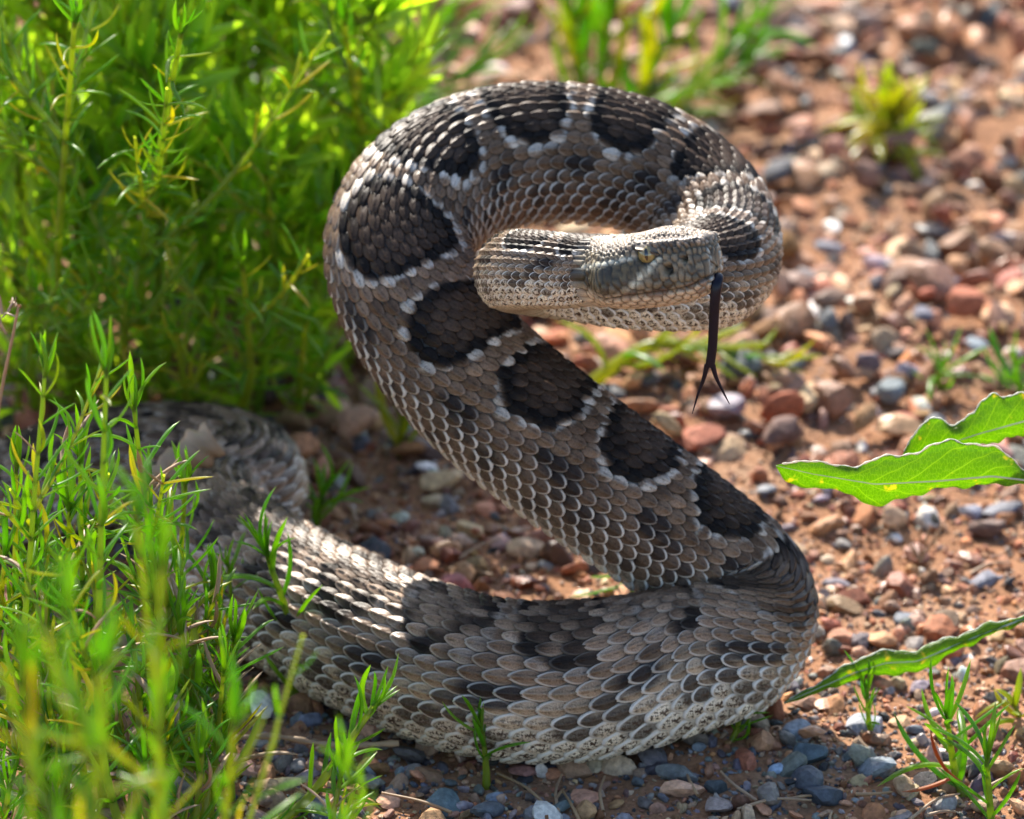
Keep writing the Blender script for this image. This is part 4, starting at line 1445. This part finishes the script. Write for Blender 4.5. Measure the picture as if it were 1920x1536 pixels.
YP = 0.015
pl = empty("broad_leaved_plant", (float(at(2075, 1340, Z=0)[0]), YP + .01, 0.0))
tag(pl, "broad leaved plant with backlit wavy leaves reaching in over the gravel", "plant")
px0 = pl.location.x
sp_ = np.array([(px0, YP + .01, -.004), (px0 - .002, YP + .01, .05), (px0 + .002, YP + .012, .12), (px0 - .001, YP + .014, .165)])
stem_obj(curve(sp_, 20), np.linspace(.0035, .002, 19), pl)
broad_leaf(pl, [(1455, 873), (1520, 888), (1640, 908), (1760, 902), (1860, 893), (1920, 900), (2070, 925)],
           [(1455, 872), (1480, 869), (1530, 862), (1560, 872), (1580, 878), (1605, 876), (1640, 858), (1690, 857), (1740, 838), (1790, 826), (1830, 832), (1870, 842), (1895, 856), (1920, 882), (1970, 905), (2070, 924)],
           [(1455, 874), (1470, 900), (1500, 913), (1520, 918), (1550, 912), (1575, 918), (1610, 938), (1640, 948), (1670, 943), (1710, 928), (1760, 917), (1840, 909), (1920, 906), (1980, 915), (2070, 927)],
           (YP - .022, YP + .01), 0.002, 0.003, "backlit broad leaf with wavy edge and pale spots")
broad_leaf(pl, [(1692, 856), (1760, 838), (1840, 812), (1920, 790), (2070, 760)],
           [(1692, 855), (1712, 815), (1730, 795), (1762, 781), (1775, 792), (1795, 800), (1815, 780), (1840, 755), (1868, 737), (1885, 744), (1905, 739), (1925, 742), (1970, 745), (2070, 759)],
           [(1692, 858), (1740, 856), (1800, 845), (1850, 832), (1920, 814), (1990, 790), (2070, 762)],
           (YP + .012, YP + .03), 0.002, 0.002, "second broad leaf rising behind the first")
broad_leaf(pl, [(1470, 1318), (1540, 1288), (1600, 1262), (1660, 1243), (1720, 1240), (1800, 1206), (1920, 1160), (2070, 1150)],
           [(1470, 1317), (1530, 1284), (1590, 1246), (1635, 1224), (1665, 1222), (1700, 1222), (1730, 1215), (1790, 1193), (1850, 1172), (1920, 1154), (1990, 1145), (2070, 1149)],
           [(1470, 1320), (1540, 1297), (1595, 1276), (1640, 1264), (1680, 1265), (1715, 1262), (1745, 1248), (1800, 1217), (1860, 1190), (1920, 1165), (1990, 1158), (2070, 1153)],
           (YP - .006, YP + .012), 0.002, 0.0, "long narrow leaf drooping to the coil's foot")
p = at(1905, 1325, Z=0.004)
e = spr(1925, 1350, 1900, 1320, "pale ragged leaflet tuft at the edge of the sunlit gravel", seed=60, nleaf=6, llen=.014, topn=4, lw=2.2, kind="y", spread=.9)

# ------------------------------------------------------------------ dry bits
p0, p1 = at(330, 1396, Z=.005), at(748, 1394, Z=.005)
P = curve([p0, p0 * .6 + p1 * .4 + np.array([0, .002, .002]), p0 * .3 + p1 * .7 + np.array([0, -.001, 0]), p1], 24)
v, f = tube(P, .0011 + .0003 * np.sin(np.arange(len(P)) * 1.7), 7)
o = mesh_np("dry_stick", v, f, M_DRY, attrs={"loc": np.zeros((len(v), 4))})
tag(o, "straight pale dry stick lying on the grit before the coil", "stick")

# curled tan dead leaf caught on the hind coil
NU, NV = 40, 10
u = np.linspace(0, 1, NU); vv = np.linspace(-1, 1, NV)
U, Vv = np.meshgrid(u, vv, indexing='ij')
wid = 0.0060 * (0.45 + 0.85 * U) * (1 + 0.20 * np.sin(U * 19) * np.abs(Vv) + .10 * np.sin(U * 41 + 1))
q0, q1 = at(268, 905, Y=.10), at(402, 822, Y=.115)
ax = q1 - q0
ang_ = Vv * 1.25
perp = RGT * -.53 + UPV * .85
X = q0 + ax * U[..., None] + perp * (np.sin(ang_) * wid)[..., None] + FWD * ((1 - np.cos(ang_)) * wid * 1.1)[..., None]
X = X + 0.0007 * np.sin(U * 31 + Vv * 3)[..., None] * -FWD
gi = np.arange(NU * NV).reshape(NU, NV)
f = np.stack([gi[:-1, :-1], gi[:-1, 1:], gi[1:, 1:], gi[1:, :-1]], -1).reshape(-1, 4)
la = np.zeros((NU * NV, 4))
o = mesh_np("dead_leaf", X.reshape(-1, 3), f, M_DRY, attrs={"loc": la})
md = o.modifiers.new("thickness", 'SOLIDIFY'); md.thickness = 0.0006
tag(o, "curled tan dead leaf lodged on the snake's hind coil", "dead leaf")

# small dead twig tuft on the gravel at the right
b = at(1725, 1055, Z=0)
e = empty("dead_twig_tuft", b)
tag(e, "tiny dead brown twig tuft on the gravel below the broad leaf", "dead plant")
for q, (tx, ty) in enumerate([(1675, 985), (1700, 1000), (1725, 990), (1745, 985), (1775, 975), (1760, 1005)]):
    t = at(tx, ty, Y=b[1] + .002)
    stem_obj(curve([b, b * .5 + t * .5 + np.array([0, 0, .001]), t], 8), np.linspace(.0006, .0003, 9), e, M_DRY, name="twig", seed=q)
# dry seed head at the left edge
b = at(-30, 720, Y=.06); t = at(35, 572, Y=.05)
b[2] = 0
e = empty("dry_seed_stalk", b)
tag(e, "dry brown seed head poking out at the bush's edge", "dead plant")
stem_obj(curve([b, b * .4 + t * .6 + np.array([-.006, 0, 0]), t], 12), np.linspace(.001, .0005, 13), e, M_DRY)
rr_ = random.Random(8)
for q in range(9):
    d = np.array([rr_.uniform(-.4, .8), rr_.uniform(-.6, .6), rr_.uniform(-.5, .9)])
    put_leaf(e, t - np.array([.001 * q, 0, .0006 * q]), d, rr_.uniform(.004, .007), 2.5, "d", rr_)

# dead straw and twig scraps lying about on the gravel
LR = random.Random(21)
for q in range(26):
    px, py = LR.uniform(560, 1900), LR.choice([LR.uniform(620, 1100), LR.uniform(1440, 1530)])
    c0 = at(px, py, Z=.004)
    a = LR.uniform(0, 3.14)
    L_ = LR.uniform(.008, .028)
    d = np.array([math.cos(a), math.sin(a), LR.uniform(-.08, .12)]) * L_ / 2
    k_ = np.array([LR.uniform(-1, 1), LR.uniform(-1, 1), LR.uniform(0, 1)]) * L_ * .08
    c0[2] = float(ground_h(c0[:1], c0[1:2])[0]) + .0035
    P = curve([-d, k_, d], 10)
    v, f = tube(P, np.linspace(.0007, .0004, len(P)), 6)
    la = np.zeros((len(v), 4)); la[:, 1] = LR.random()
    o = mesh_np("straw", v, f, M_DRY, attrs={"loc": la})
    o.location = c0
    tag(o, "short scrap of dry straw lying on the gravel", "straw", "straw scraps on the gravel")
